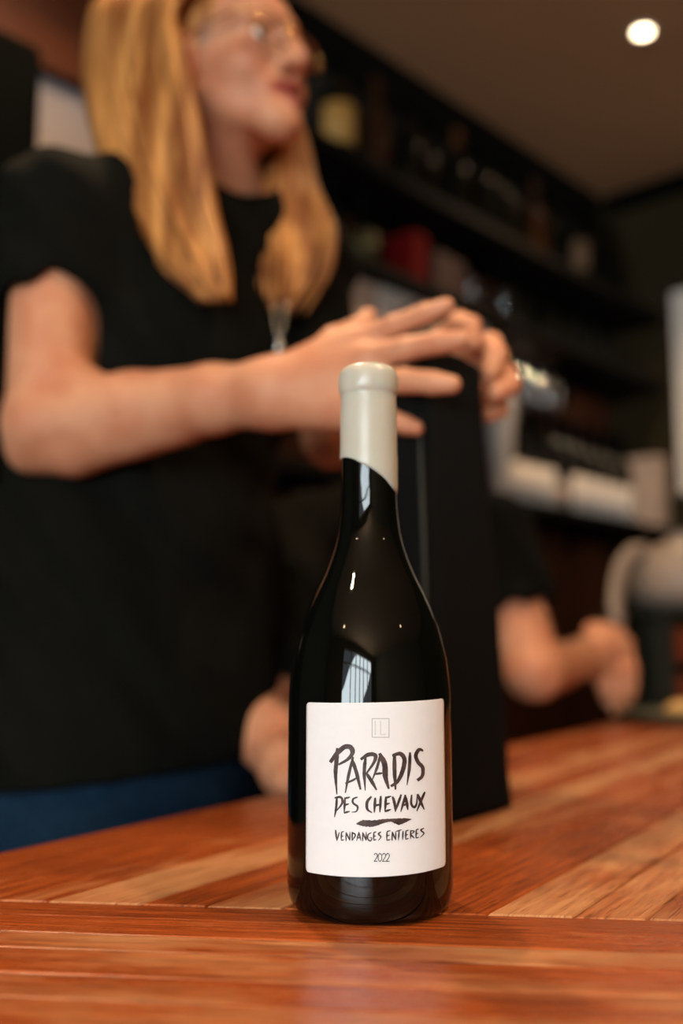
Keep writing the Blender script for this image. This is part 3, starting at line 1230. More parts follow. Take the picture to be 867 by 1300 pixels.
# ------------------------------------------------------------------ the blonde woman
woman = empty('person', Vector((at(160, 900, 1.14).x, 1.14, 0)))
tag(woman, 'standing person with long blonde hair, glasses and black t-shirt, hands on the black bag', 'person')
hd = Head(53, 5, 0.97)
hd.place((0, .118, -.033), at(386, 72, 1.05))
LW = hd.L
nb = A(262, 268, 1.165)
Ft = Vector((math.sin(math.radians(50)), -math.cos(math.radians(50)), 0))
Rt = Vector((Ft.y, -Ft.x, 0))
TR = [tuple(Rt), tuple(Ft), (0, 0, 1)]
sR, sL = A(74, 272, 1.035), A(385, 335, 1.26)
eR, wR = A(58, 538, 0.995), A(345, 499, 0.895)
eL, wL = A(420, 556, 1.16), A(520, 505, 1.005)
chest, belly, hip = A(222, 430, 1.17), A(172, 720, 1.16), A(160, 940, 1.15)
arm_r = [(.03, .010, [cone(sR, eR, .047, .040), cone(eR, A(170, 524, .968), .0435, .0400), cone(A(170, 524, .968), A(270, 507, .925), .0400, .0325), cone(A(270, 507, .925), wR, .0325, .0285),
                     cone(A(40, 570, 1.0), A(95, 566, .99), .026, .030), cone(A(95, 566, .99), A(230, 530, .945), .030, .026), cone(A(64, 470, 1.0), A(130, 528, .98), .030, .036)])]
hand_r = hand_prims(wR, .0255,
                    [A(454, 434, .858), A(463, 455, .846), A(464, 484, .843), A(458, 517, .848)], [.0135, .0135, .013, .0125],
                    [[A(502, 414, .838), A(542, 398, .822), A(567, 388, .814)], [A(516, 443, .822), A(560, 435, .806), A(587, 431, .799)],
                     [A(512, 483, .818), A(550, 486, .802), A(574, 488, .796)], [A(490, 530, .832), A(515, 540, .822), A(529, 544, .816)]],
                    [[.0132, .0115, .0105, .0085], [.0135, .0122, .0112, .0095], [.013, .0122, .0115, .0098], [.0118, .0105, .0095, .0082]],
                    [A(365, 488, .90), A(425, 434, .888), A(460, 414, .90), A(468, 402, .905)], [.018, .0135, .0105, .0085])
hand_r[0][2].append(cone(A(355, 515, .89), A(446, 526, .852), .019, .0155))
hand_r[0][2].append(cone(A(365, 478, .895), A(440, 440, .866), .015, .0135))
arm_l = [(.03, .010, [cone(sL, eL, .043, .034), cone(eL, A(450, 548, 1.09), .034, .032), cone(A(450, 548, 1.09), wL, .034, .025)])]
hand_l = hand_prims(wL, .024,
                    [A(562, 432, .965), A(588, 440, .955), A(604, 464, .955), A(606, 486, .96)], [.013, .013, .0125, .012],
                    [[A(583, 410, .93), A(598, 414, .905), A(600, 436, .895)], [A(622, 438, .92), A(630, 452, .90), A(622, 474, .89)],
                     [A(640, 476, .93), A(646, 489, .91), A(630, 500, .895)], [A(630, 505, .94), A(634, 520, .92), A(620, 528, .91)]],
                    [[.013, .0125, .0115, .0095], [.013, .0135, .013, .0105], [.0125, .013, .0125, .0105], [.0115, .011, .010, .0085]],
                    [A(535, 490, .99), A(545, 470, .95), A(548, 468, .92), A(556, 478, .905)], [.017, .0135, .0115, .009])
torso = [(.05, .06, [ell(chest, (.165, .105, .19), TR), ell(belly, (.145, .11, .19), TR), ell(hip, (.165, .12, .13), TR), cone(sR, nb, .045, .05), cone(nb, sL, .05, .045)]),
         (.03, .02, [cone(nb - Vector((0, 0, .02)), LW(0, -.022, -.075), .054, .050)])]
knee = .46
legs = []
for q in (-1, 1):
    h0 = hip + Rt * q * .085 - Vector((0, 0, .06))
    legs += [cone(h0, (h0.x + Ft.x * .02, h0.y + Ft.y * .02, knee), .075, .052), cone((h0.x + Ft.x * .02, h0.y + Ft.y * .02, knee), (h0.x - Ft.x * .01, h0.y - Ft.y * .01, .09), .050, .036),
             cone((h0.x - Ft.x * .01, h0.y - Ft.y * .01, .07), (h0.x + Ft.x * .13, h0.y + Ft.y * .13, .045), .035, .028)]
me, at_ = solid_mesh('body', torso + hd.prims() + arm_r + hand_r + arm_l + hand_l + [(.04, .02, legs)], 0.0026, subs=hd.subs(), attr_fn=hd.flush)
link_mesh('body', me, M['skin'], woman, True, at_)

# loose black t-shirt
n1_ = np3(Vector((0.62, -0.35, 0.70)).normalized()); n2_ = np3(Vector((0.75, 0.5, 0.25)).normalized())


def folds(P):
    P = P.astype(np.float32)
    u = P @ n1_; w = P @ n2_
    return (0.0075 * np.sin(46 * u + 3.5 * np.sin(11 * w)) * (0.55 + 0.45 * np.sin(7 * w + 9 * P[:, 2])) + 0.0022 * np.sin(97 * u + 40 * w)).astype(np.float32)


sl_r = sR.lerp(eR, 0.33); sl_l = sL.lerp(eL, 0.64)
hemp = A(120, 988, 1.05)
sh = [(.05, .07, [ell(chest, (.182, .128, .215), TR), ell(belly, (.185, .150, .23), TR), ell(hip, (.195, .150, .17), TR), cone(sR, nb, .055, .060), cone(nb, sL, .060, .055),
                  ell(A(262, 470, 1.10), (.10, .07, .08), TR)]),
      (.04, .03, [cone(sR + Vector((0, 0, .002)), sl_r, .060, .060), cone(sL, sl_l, .056, .056)])]
dR = (eR - sR).normalized(); dL = (eL - sL).normalized()
sb = [(.004, half(hemp, (0.05, 0.0, 1.0))) if False else (.004, ('h', np3(hemp), np.array((-0.10, 0.0, 1.0), dtype=np.float32)))]
sb += [(.006, cone(sl_r - dR * .02, eR, .0495, .0495)), (.006, cone(sl_l - dL * .03, eL, .047, .047)), (.008, cone(nb + Vector((.012, -.01, .015)), LW(0, -.01, -.10), .057, .075))]
me, _ = solid_mesh('t_shirt', sh, 0.004, subs=sb, disp=folds, relax=2)
link_mesh('t_shirt', me, M['black_cloth'], woman, True)
# jeans
jn = [(.05, .05, [ell(hip - Vector((0, 0, .02)), (.178, .132, .13), TR)])]
jl = []
for q in (-1, 1):
    h0 = hip + Rt * q * .085 - Vector((0, 0, .06))
    jl += [cone(h0, (h0.x + Ft.x * .02, h0.y + Ft.y * .02, knee), .090, .066), cone((h0.x + Ft.x * .02, h0.y + Ft.y * .02, knee), (h0.x - Ft.x * .01, h0.y - Ft.y * .01, .12), .066, .056)]
jn.append((.03, .02, jl))
me, _ = solid_mesh('jeans', jn, 0.005, disp=lambda P: (0.002 * np.sin(60 * P[:, 2] + 30 * P[:, 0])).astype(np.float32))
link_mesh('jeans', me, M['jeans'], woman, True)
for q in (-1, 1):
    h0 = hip + Rt * q * .085
    a_ = Vector((h0.x - Ft.x * .02, h0.y - Ft.y * .02, .05)); b_ = Vector((h0.x + Ft.x * .15, h0.y + Ft.y * .15, .042))
    me, _ = solid_mesh('shoe', [(.02, .02, [cone(a_, b_, .047, .040), cone(a_ + Vector((0, 0, .05)), a_, .045, .045)])], 0.006, subs=[(.004, ('h', np.array((0, 0, .002), dtype=np.float32), np.array((0, 0, -1), dtype=np.float32) * -1))] if False else ())
    link_mesh('shoe', me, M['leather'], woman, True)
# eyes
for q in (-1, 1):
    e_ = MB().lathe([(0.0003, -.0118), (.006, -.0102), (.0102, -.006), (.0118, 0), (.0102, .006), (.006, .0102), (.0003, .0118)], 20).build('eye', M['eye'], woman, True)
    e_.location = hd.L(q * .031, .0715, -.001) - woman.location
    e_.matrix_parent_inverse = Matrix()




def irises(head, root):
    for q, ch in zip((-1, 1), [c for c in root.children if c.name.startswith('eye')]):
        i_ = MB().tube([head.L(q * .031, .0815, -.001), head.L(q * .031, .0836, -.001)], .0052, 14).build('iris', M['dark_hair'])
        i_.parent = ch
        i_.matrix_parent_inverse = Matrix.Translation(-(ch.location + root.location))


irises(hd, woman)


# hair: a cap on the skull and long locks
def hair_tubes(curves):
    mb = MB(); at_ = []
    for pts, rad, tone, flat in curves:
        P_ = catmull(pts, 7)
        m = len(P_)
        rr = []
        for i in range(m):
            t = i / (m - 1)
            rr.append(rad * (0.55 + 0.45 * min(1, t / .25)) * min(1, 0.18 + 0.82 * (1 - t) / 0.30))
        k0 = len(mb.v)
        mb.tube(P_, rr, 7, flat=flat)
        at_ += [tone] * (len(mb.v) - k0)
    return mb, at_


curves = []
# pixel guides of the near curtain: inner edge (by the face) and outer edge (back of the head)
inner = [(222, 5), (226, 60), (240, 130), (252, 200), (266, 270), (284, 330), (288, 384)]
outer = [(128, 5), (113, 90), (122, 165), (150, 235), (182, 290), (215, 345), (258, 386)]
Yn = [1.035, 1.02, 1.005, .995, .985, .975, .97]
Yo = [1.12, 1.11, 1.08, 1.05, 1.02, .99, .975]
for layer in range(4):
    nl = 24
    for i in range(nl):
        u = (i + random.uniform(-.3, .3)) / (nl - 1)
        u = min(max(u, 0), 1)
        root = LW(0.004 + .004 * layer, .055 - .12 * u, .118 - .02 * (u - .5) ** 2)
        side = LW(0.060 + .010 * math.sin(PI * u), .062 - .135 * u, .085)
        pts = [root, side]
        jx = random.uniform(-5, 5); ph = random.uniform(0, 6)
        cut = random.uniform(0.88, 1.0)
        for k in range(7):
            bx = inner[k][0] + (outer[k][0] - inner[k][0]) * u
            by = inner[k][1] + (outer[k][1] - inner[k][1]) * u
            yy = Yn[k] + (Yo[k] - Yn[k]) * (u ** 1.3)
            yy += layer * 0.011 - 0.010 * math.sin(PI * u)
            wob = 5 * math.sin(ph + k * 1.1)
            if k >= 5:
                by = by * 1.0 - (1 - cut) * 110 * (k - 4)
            pts.append(A(bx + jx * (k / 6) + wob * (k / 6), by, yy))
        tone = random.choice([.62, .8, .95, 1.0, 1.12, 1.25]) * (1.12 if i % 5 == 1 else 1)
        curves.append((pts, random.uniform(.0065, .0095), tone, 0.6))
# far curtain, on the other side of the neck
inner2 = [(352, 150), (338, 225), (318, 290), (318, 340), (330, 396)]
outer2 = [(374, 150), (398, 235), (419, 290), (414, 345), (384, 402)]
for layer in range(3):
    for i in range(15):
        u = min(max((i + random.uniform(-.3, .3)) / 14, 0), 1)
        pts = [LW(-.006, .05 - .05 * u, .118), LW(-.070, .03 - .05 * u, .06), LW(-.080, .015 - .04 * u, -.03)]
        jx = random.uniform(-5, 5); cut = random.uniform(0, 22)
        for k in range(5):
            bx = inner2[k][0] + (outer2[k][0] - inner2[k][0]) * u
            by = inner2[k][1] + (outer2[k][1] - inner2[k][1]) * u
            pts.append(A(bx + jx * k / 4, by - (cut if k == 4 else 0), [1.17, 1.165, 1.14, 1.11, 1.09][k] + layer * .012 - .012 * math.sin(PI * u)))
        tone = random.choice([.55, .7, .85, .95, 1.05, 1.15])
        curves.append((pts, random.uniform(.006, .009), tone, 0.6))
# back of the head
for i in range(22):
    u = i / 21
    x_ = .075 - .15 * u
    pts = [LW(x_ * .2, -.02, .125), LW(x_ * .8, -.095, .075), LW(x_, -.118, .0), LW(x_, -.115, -.10), LW(x_ * .95, -.105, -.20)]
    curves.append((pts, .010, random.choice([.7, .9, 1.05]), .7))
mb, at_ = hair_tubes(curves)
hair = mb.build('hair', M['blonde'], woman, True, attr=at_)
capm, _ = solid_mesh('hair_cap', [(.02, .02, [ell(LW(0, -.022, .040), [.080 * hd.s, .100 * hd.s, .096 * hd.s], hd.rot())])], .004,
                     subs=[(.01, ell(LW(0, .10, -.03), [.072 * hd.s, .105 * hd.s, .098 * hd.s], hd.rot())), (.01, cone(LW(0, .02, -.16), LW(0, .0, -.06), .06, .06))], attr_fn=lambda V: np.full(len(V), .85))
link_mesh('hair_cap', capm, M['blonde'], woman, True, _)

# glasses: thin wire rims, lenses, bridge and temples
gl = empty('eyeglasses', hd.L(0, .1, 0))
tag(gl, 'thin metal-rimmed eyeglasses worn by the blonde person', 'eyeglasses')
for q in (-1, 1):
    ring = []
    for k in range(28):
        a_ = 2 * PI * k / 28
        X = q * .033 + .0255 * math.copysign(abs(math.cos(a_)) ** .8, math.cos(a_))
        Z = -.004 + .0205 * math.copysign(abs(math.sin(a_)) ** .8, math.sin(a_))
        ring.append(LW(X, .1075 - abs(X) * .16 - Z * 0.06, Z))
    rim = MB().tube(ring, .0012, 6, closed=True).build('rim', M['gold'], gl, True)
    c_ = sum(ring, Vector()) / len(ring)
    fr = [p - hd.F * .0005 for p in ring] + [p + hd.F * .0005 for p in ring]
    nn = len(ring)
    mesh_obj('lens', fr, [tuple(range(nn - 1, -1, -1)), tuple(range(nn, 2 * nn))] + [(i, (i + 1) % nn, nn + (i + 1) % nn, nn + i) for i in range(nn)], M['lens'], gl)
    MB().tube(catmull([LW(q * .058, .098, .006), LW(q * .074, .07, .007), LW(q * .079, .0, .004), LW(q * .076, -.02, -.012)], 6), .0015, 6).build('temple', M['gold'], gl, True)
MB().tube(catmull([LW(-.010, .107, .006), LW(0, .111, .010), LW(.010, .107, .006)], 6), .0012, 6).build('bridge', M['gold'], gl, True)
er = empty('earring', LW(.082, .006, -.048))
tag(er, 'round pearl stud earring at the blonde person\'s ear', 'earring')
b_ = MB().lathe([(0.0003, -.006), (.003, -.0052), (.0052, -.003), (.006, 0), (.0052, .003), (.003, .0052), (.0003, .006)], 18).build('pearl', M['pearl'], None, True)
b_.parent = er
MB().tube([LW(.082, .006, -.048), LW(.070, .004, -.040)], .0008, 6).build('post', M['gold'], er, True)
pd = empty('pendant_necklace', A(355, 428, 1.0))
tag(pd, 'small silvery pendant on a cord at the blonde person\'s chest', 'necklace')
c_ = A(355, 428, 1.035)
MB().tube(catmull([c_ + Vector((-.004, 0, .040)), c_ + Vector((-.006, -.004, .018)), c_ + Vector((0, -.006, -.006))], 5), .0013, 6).build('cord', M['steel'], pd, True)
MB().tube(catmull([c_ + Vector((.006, 0, .040)), c_ + Vector((.006, -.004, .018)), c_ + Vector((0, -.006, -.006))], 5), .0013, 6).build('cord', M['steel'], pd, True)
MB().tube([c_ + Vector((0, -.006, -.004)), c_ + Vector((.001, -.007, -.012)), c_ + Vector((0, -.006, -.024))], [.002, .006, .003], 10, flat=.5).build('pendant', M['steel'], pd, True)

# ------------------------------------------------------------------ the second person, leaning on the counter behind the bag
p2 = empty('person', (0.12, 1.62, 0))
tag(p2, 'seated person in black t-shirt mostly hidden behind the black bag, bare arm to its right', 'person')
h2 = Head(38, -8, 0.98)
h2.place((0, 0, -.02), A(546, 505, 1.60))
F2 = Vector((math.sin(math.radians(35)), -math.cos(math.radians(35)), 0)); R2 = Vector((F2.y, -F2.x, 0))
T2 = [tuple(R2), tuple(F2), (0, 0, 1)]
nb2 = A(532, 628, 1.63)
s2R, s2L = A(385, 680, 1.48), A(622, 672, 1.66)
c2, b2, hp2 = A(505, 775, 1.64), A(505, 900, 1.68), A(500, 990, 1.72)
e2L, w2L = A(678, 852, 1.58), A(748, 838, 1.80)
e2R, w2R = A(332, 908, 1.16), A(368, 975, 1.05)
arm2 = [(.02, .010, [cone(s2L, e2L, .052, .045), cone(e2L, A(705, 846, 1.67), .046, .040), cone(A(705, 846, 1.67), w2L, .040, .029)]),
        (.02, .03, [cone(s2R, e2R, .046, .030), cone(e2R, A(345, 935, 1.11), .033, .032), cone(A(345, 935, 1.11), w2R, .032, .026)])]
hand2a = hand_prims(w2L, .027, [A(752, 800, 1.83), A(768, 800, 1.83), A(784, 806, 1.835), A(794, 818, 1.84)], [.015, .015, .0145, .014],
                    [[A(754, 842, 1.80), A(764, 872, 1.80), A(770, 890, 1.81)], [A(772, 850, 1.80), A(778, 880, 1.80), A(780, 902, 1.81)],
                     [A(790, 852, 1.81), A(792, 880, 1.81), A(790, 898, 1.82)], [A(803, 852, 1.82), A(803, 874, 1.825), A(800, 888, 1.83)]],
                    [[.0145, .0135, .012, .0105], [.0145, .0135, .012, .0105], [.0145, .0135, .012, .0105], [.0135, .012, .011, .0095]],
                    [A(746, 836, 1.80), A(730, 822, 1.79), A(715, 832, 1.78), A(706, 838, 1.775)], [.018, .0145, .013, .0105])
hand2b = hand_prims(w2R, .025, [A(385, 968, 1.03), A(380, 978, 1.02), A(372, 986, 1.012), A(362, 990, 1.01)], [.013] * 4,
                    [[A(410, 972, 1.02), A(430, 980, 1.01), A(442, 986, 1.0)], [A(405, 984, 1.005), A(424, 991, .99), A(434, 994, .985)],
                     [A(394, 992, .995), A(410, 996, .985), A(418, 998, .98)], [A(376, 996, .995), A(388, 999, .985), A(394, 1000, .98)]],
                    [[.013, .012, .011, .009]] * 4, [A(370, 958, 1.04), A(392, 955, 1.045), A(408, 960, 1.04), A(420, 966, 1.03)], [.016, .013, .011, .009])
tor2 = [(.05, .06, [ell(c2, (.165, .105, .16), T2), ell(b2, (.15, .115, .16), T2), ell(hp2, (.165, .13, .12), T2), cone(s2R, nb2, .045, .05), cone(nb2, s2L, .05, .045)]),
        (.03, .02, [cone(nb2 - Vector((0, 0, .02)), h2.L(0, -.022, -.07), .054, .052)])]
hz2 = 0.60
leg2 = []
for q in (-1, 1):
    h0 = Vector((hp2.x, hp2.y, hp2.z - .03)) + R2 * q * .09
    k0 = h0 - F2 * 0.02 + R2 * q * .04 + Vector((0, 0, -.34)); f0 = Vector((k0.x, k0.y, .06))
    leg2 += [cone(h0, k0, .078, .055), cone(k0, f0, .053, .038), cone(f0, f0 + F2 * .13 - Vector((0, 0, .015)), .036, .028)]
me, at_ = solid_mesh('body', tor2 + h2.prims() + arm2 + hand2a + hand2b + [(.04, .02, leg2)], 0.0032, subs=h2.subs(), attr_fn=h2.flush)
link_mesh('body', me, M['skin'], p2, True, at_)
sl2L = s2L.lerp(e2L, .50); sl2R = s2R.lerp(e2R, .84)
sh2 = [(.05, .07, [ell(c2, (.182, .128, .18), T2), ell(b2, (.178, .140, .19), T2), ell(hp2, (.185, .150, .13), T2), cone(s2R, nb2, .055, .06), cone(nb2, s2L, .06, .055)]),
       (.04, .03, [cone(s2L, sl2L, .066, .066), cone(s2R, sl2R, .056, .046)])]
d2L = (e2L - s2L).normalized(); d2R = (e2R - s2R).normalized()
sb2 = [(.006, cone(sl2L - d2L * .02, e2L, .056, .056)), (.006, cone(sl2R - d2R * .02, e2R, .036, .036)), (.008, cone(nb2 + F2 * .01 + Vector((0, 0, .02)), h2.L(0, -.01, -.10), .057, .07))]
me, _ = solid_mesh('t_shirt', sh2, 0.005, subs=sb2, disp=folds, relax=2)
link_mesh('t_shirt', me, M['black_cloth'], p2, True)
tr2 = []
for q in (-1, 1):
    h0 = Vector((hp2.x, hp2.y, hp2.z - .03)) + R2 * q * .09
    k0 = h0 - F2 * 0.02 + R2 * q * .04 + Vector((0, 0, -.34)); f0 = Vector((k0.x, k0.y, .10))
    tr2 += [cone(h0, k0, .092, .07), cone(k0, f0, .069, .056)]
me, _ = solid_mesh('trousers', [(.05, .05, [ell(hp2 - Vector((0, 0, .04)), (.175, .14, .12), T2)]), (.03, .02, tr2)], 0.006)
link_mesh('trousers', me, M['jeans'], p2, True)
me, _ = solid_mesh('hair', [(.02, .02, [ell(h2.L(0, -.024, .042), [.085, .104, .098], h2.rot()), ell(h2.L(0, -.055, -.03), [.070, .055, .070], h2.rot())])], .005, disp=lambda P: (0.002 * np.sin(160 * P[:, 0] + 90 * P[:, 1])).astype(np.float32), subs=[(.01, ell(h2.L(0, .10, -.045), [.080, .10, .088], h2.rot()))])
link_mesh('hair', me, M['dark_hair'], p2, True)
for q in (-1, 1):
    e_ = MB().lathe([(0.0003, -.0118), (.006, -.0102), (.0102, -.006), (.0118, 0), (.0102, .006), (.006, .0102), (.0003, .0118)], 16).build('eye', M['eye'], p2, True)
    e_.location = h2.L(q * .031, .0715, -.001) - p2.location
    e_.matrix_parent_inverse = Matrix()
irises(h2, p2)

# ================================================================== SHELVES ON THE BACK WALL
structure(room_box('wall_panelling', -2.12, -0.03, 0.0, 0.02, 0.0, 2.04, M['wall_brown']))
SH_T0, SH_T1, SH_D = -2.10, -0.03, 0.24
LEV = [1.315, 1.565, 1.812, 2.055]
lab_sh = ['lowest dark shelf board holding the white-labelled bottles', 'dark shelf board carrying the pale boxes', 'dark shelf board above the pale boxes', 'topmost dark shelf board near the ceiling']
for z, lb in zip(LEV, lab_sh):
    end = -1.04 if z == LEV[1] else SH_T1
    r = empty('wall_shelf', wp(SH_T0, 0.02, z), ROOM_ROT)
    tag(r, lb, 'shelf', 'dark shelves on the back wall')
    b = MB().box((0, -(SH_D - .02), -.028), (end - SH_T0, -.001, 0)).build('board', M['shelf_dark'], None, bevel=.002); b.parent = r
    for q in ((0.35, 0.98) if z == LEV[1] else (0.35, 1.05, 1.75)):
        k = MB().box((q, -.16, -.045), (q + .02, -.001, -.028)).add([(q, -.03, -.045), (q + .02, -.03, -.045), (q + .02, -.001, -.045), (q, -.001, -.045), (q, -.002, -.10), (q + .02, -.002, -.10)],
                                                                       [(0, 1, 2, 3), (0, 4, 5, 1), (2, 5, 4, 3), (0, 3, 4), (1, 5, 2)]).build('bracket', M['black_paint'])
        k.parent = r


def std_bottle(name, glass, lab_m, cap_m, lab_z=(.035, .125), R=.0375, H=.30, label_half=1.05):
    r = empty(name)
    pr = [(R * .8, 0), (R * .96, .002), (R, .008), (R, .18), (R * .96, .195), (R * .70, .215), (R * .45, .228), (R * .38, .24), (R * .36, .285), (R * .42, .287), (R * .42, H - .004), (R * .36, H)]
    b = MB().lathe(pr, 20).build('glass_body', glass); autosmooth(b, 50); b.parent = r
    if lab_m:
        v_, f_ = [], []
        for zz in lab_z:
            for i in range(17):
                a = -PI / 2 - label_half + 2 * label_half * i / 16
                v_.append(((R + .0008) * math.cos(a), (R + .0008) * math.sin(a), zz))
        f_ = [(i, i + 1, 18 + i, 17 + i) for i in range(16)]
        n0 = len(v_)
        v_ += [(x * (R - .0005) / (R + .0008), y * (R - .0005) / (R + .0008), z) for x, y, z in v_]
        f_ += [(n0 + i, i + n0 + 17, i + n0 + 18, n0 + i + 1) for i in range(16)]
        f_ += [(i, n0 + i, n0 + i + 1, i + 1) for i in range(16)] + [(17 + i, 18 + i, n0 + 18 + i, n0 + 17 + i) for i in range(16)]
        l_ = mesh_obj('paper_label', v_, f_, lab_m, None, True); l_.parent = r
    c_ = MB().lathe([(R * .40, H - .055), (R * .46, H - .055), (R * .46, H + .001), (R * .2, H + .002)], 16).build('capsule', cap_m); autosmooth(c_, 40); c_.parent = r
    return r


def put(o, t, s, z, label, cat, group=None, face=0.0):
    o.location = wp(t, s, z)
    o.rotation_euler = (0, 0, ROOM_ROT + face)
    tag(o, label, cat, group)
    return o


ORD = ['leftmost', 'second from the left', 'third from the left', 'fourth from the left', 'fifth from the left', 'sixth from the left', 'seventh from the left', 'rightmost']
FACE = -0.75      # labels turned a little towards the room
proto = std_bottle('shelf_bottle', M['green_glass'], M['label_white'], M['black_paint'], (.012, .128))
first = True
for i, t in enumerate([-.83, -.747, -.664, -.50, -.418, -.336, -.255, -.175]):
    o = proto if i == 0 else copy_tree(proto)
    put(o, t, .135, LEV[0], ORD[i] + ' of the eight white-labelled bottles on the lowest shelf', 'bottle', 'white-labelled bottles on the lowest shelf', FACE * .6 + random.uniform(-.2, .2))
plain = std_bottle('shelf_bottle', M['green_glass'], M['card_beige'], M['black_paint'], (.02, .09), label_half=.5)
put(plain, -.582, .14, LEV[0], 'dark bottle with a narrow beige label between the white-labelled ones', 'bottle', 'white-labelled bottles on the lowest shelf', FACE)
# upper shelf
gold = std_bottle('shelf_bottle', M['green_glass'], M['label_gold'], M['black_paint'], (.062, .165), R=.043, H=.31, label_half=1.25)
put(gold, -1.545, .13, LEV[3], 'dark bottle with a bright gold label on the topmost shelf', 'bottle', None, FACE * .8)
br = std_bottle('shelf_bottle', M['brown_glass'], None, M['brown_glass'])
put(br, -1.405, .13, LEV[3], 'plain brown bottle just right of the gold-labelled bottle', 'bottle')
br2 = copy_tree(br); put(br2, -.66, .13, LEV[3], 'brown glass bottle in the middle of the topmost shelf', 'bottle')
tan_ = std_bottle('shelf_bottle', M['green_glass'], mat('tan_label', srgb(128, 98, 72), .8), M['black_paint'], (.07, .17), label_half=.8)
put(tan_, -.40, .13, LEV[3], 'bottle with a small tan label towards the corner, topmost shelf', 'bottle', None, FACE)
glint = std_bottle('shelf_bottle', M['green_glass'], None, mat('bronze_foil', srgb(96, 58, 28), .4, .6))
put(glint, -1.06, .13, LEV[3], 'dark bottle with a shiny gold capsule on the topmost shelf', 'bottle')
darkb = std_bottle('shelf_bottle', M['green_glass'], None, M['black_paint'])
k = 0
for z, ts in ((LEV[3], (-1.29, -1.18, -.95, -.85, -.755, -.56, -.30, -.20)), (LEV[2], (-1.58, -.86, -.76, -.62, -.50, -.38, -.26))):
    for j, t in enumerate(ts):
        o = darkb if k == 0 else copy_tree(darkb)
        w_ = 'topmost shelf' if z == LEV[3] else 'second shelf'
        put(o, t, .13 + random.uniform(-.02, .02), z, ('rightmost' if j == len(ts) - 1 else ORD[j]) + ' of the plain unlabelled dark bottles on the ' + w_, 'bottle', 'plain dark bottles, ' + w_)
        o.scale = (1, 1, .69) if z == LEV[2] else (1, 1, 1)
        k += 1
ol = std_bottle('shelf_bottle', M['green_glass'], M['label_olive'], M['black_paint'], (.06, .17))
ol.scale = (1, 1, .69)
put(ol, -1.455, .13, LEV[2], 'short dark bottle with an olive green label left of the red cartons', 'bottle', None, FACE * .8)


def carton(name, t0, t1, s0, s1, z, h, m, label, flap=True, cat='box'):
    r = empty(name, wp(t0, s0, z), ROOM_ROT)
    tag(r, label, cat)
    b = MB().box((0, -(s1 - s0), 0), (t1 - t0, 0, h)).build('box_body', m, None, bevel=.003); b.parent = r
    l = MB().box((-.002, -(s1 - s0) - .002, h - .03), (t1 - t0 + .002, .002, h + .003)).build('box_lid', m, None, bevel=.002); l.parent = r
    return r


carton('red_carton', -1.35, -1.29, .08, .20, LEV[2], .14, M['label_red'], 'taller bright red carton next to the olive-labelled bottle')
carton('red_carton', -1.26, -1.14, .08, .20, LEV[2], .115, mat('dark_red_carton', srgb(46, 8, 6), .7), 'lower dark red carton right of the bright red one')
carton('pale_box', -1.66, -1.49, .04, .20, LEV[1], .205, M['card_beige'], 'beige cardboard box left of the two pale grey boxes')
carton('pale_box', -1.475, -1.27, .03, .20, LEV[1], .208, M['card_pale'], 'wide pale grey box in the middle, behind the raised fingers')
carton('pale_box', -1.255, -1.06, .04, .21, LEV[1], .206, mat('pale_card_cool', srgb(206, 200, 194), .85, noise=.04), 'pale grey box right of the wide one, nearest the glasses')
# brass shaker added before the pale boxes to stand in for a glass glint
shk = empty('glint_shaker', wp(-1.44, .232, LEV[1]))
tag(shk, 'small brass shaker added for a yellowish glint in front of the pale boxes', 'shaker')
M['brass'] = mat('brass', srgb(214, 160, 80), .22, 1.0, noise=.03)
for nm, pr in (('cup', [(.010, 0), (.017, .001), (.018, .06), (.019, .065)]), ('cap', [(.019, .066), (.018, .085), (.010, .095), (.010, .108), (.004, .111)])):
    o = MB().lathe(pr, 20).build(nm, M['brass']); autosmooth(o, 50); o.parent = shk


# glasses: hanging wine glasses under the shelf, tumblers on it
def glass_mesh(prof, name, n=20):
    o = MB().lathe(prof, n, caps=False).build(name, M['clear']); autosmooth(o, 60)
    return o


def hanging_glass():
    r = empty('hanging_wine_glass')
    a = glass_mesh([(.0004, 0), (.033, -.001), (.034, -.003), (.004, -.007), (.0035, -.009)], 'foot'); a.parent = r
    b = glass_mesh([(.0035, -.008), (.0033, -.05), (.0036, -.072), (.0004, -.074)], 'stem'); b.parent = r
    c = glass_mesh([(.0035, -.070), (.016, -.076), (.030, -.092), (.035, -.112), (.033, -.14), (.029, -.162), (.0275, -.162), (.0315, -.14), (.0335, -.112), (.0285, -.094), (.015, -.078), (.0004, -.0745)], 'bowl'); c.parent = r
    return r


hg = hanging_glass()
k = 0
for j, t in enumerate((-1.02, -.945, -.87, -.795, -.72)):
    for s_ in (.10, .18):
        o = hg if k == 0 else copy_tree(hg)
        put(o, t + (.03 if s_ > .15 else 0), s_, LEV[2] - .0285, ('rightmost' if j == 4 else ORD[j]) + ' wine glass hanging upside down in the ' + ('front' if s_ > .15 else 'back') + ' row', 'wine glass', 'wine glasses hanging upside down under the shelf')
        k += 1


def tumbler():
    r = empty('glass_tumbler')
    a = glass_mesh([(.0004, 0), (.024, 0), (.026, .003), (.031, .085), (.0295, .085), (.0245, .012), (.0004, .010)], 'cup'); a.parent = r
    return r


tb = tumbler()
for k, (t, s_) in enumerate(((-1.10, .20), (-1.03, .16), (-1.02, .09), (-.95, .20))):
    o = tb if k == 0 else copy_tree(tb)
    put(o, t, s_, LEV[2], ['front left', 'middle', 'back', 'rightmost'][k] + ' of the four clear tumblers right of the dark red carton', 'tumbler', 'tumblers on the shelf')

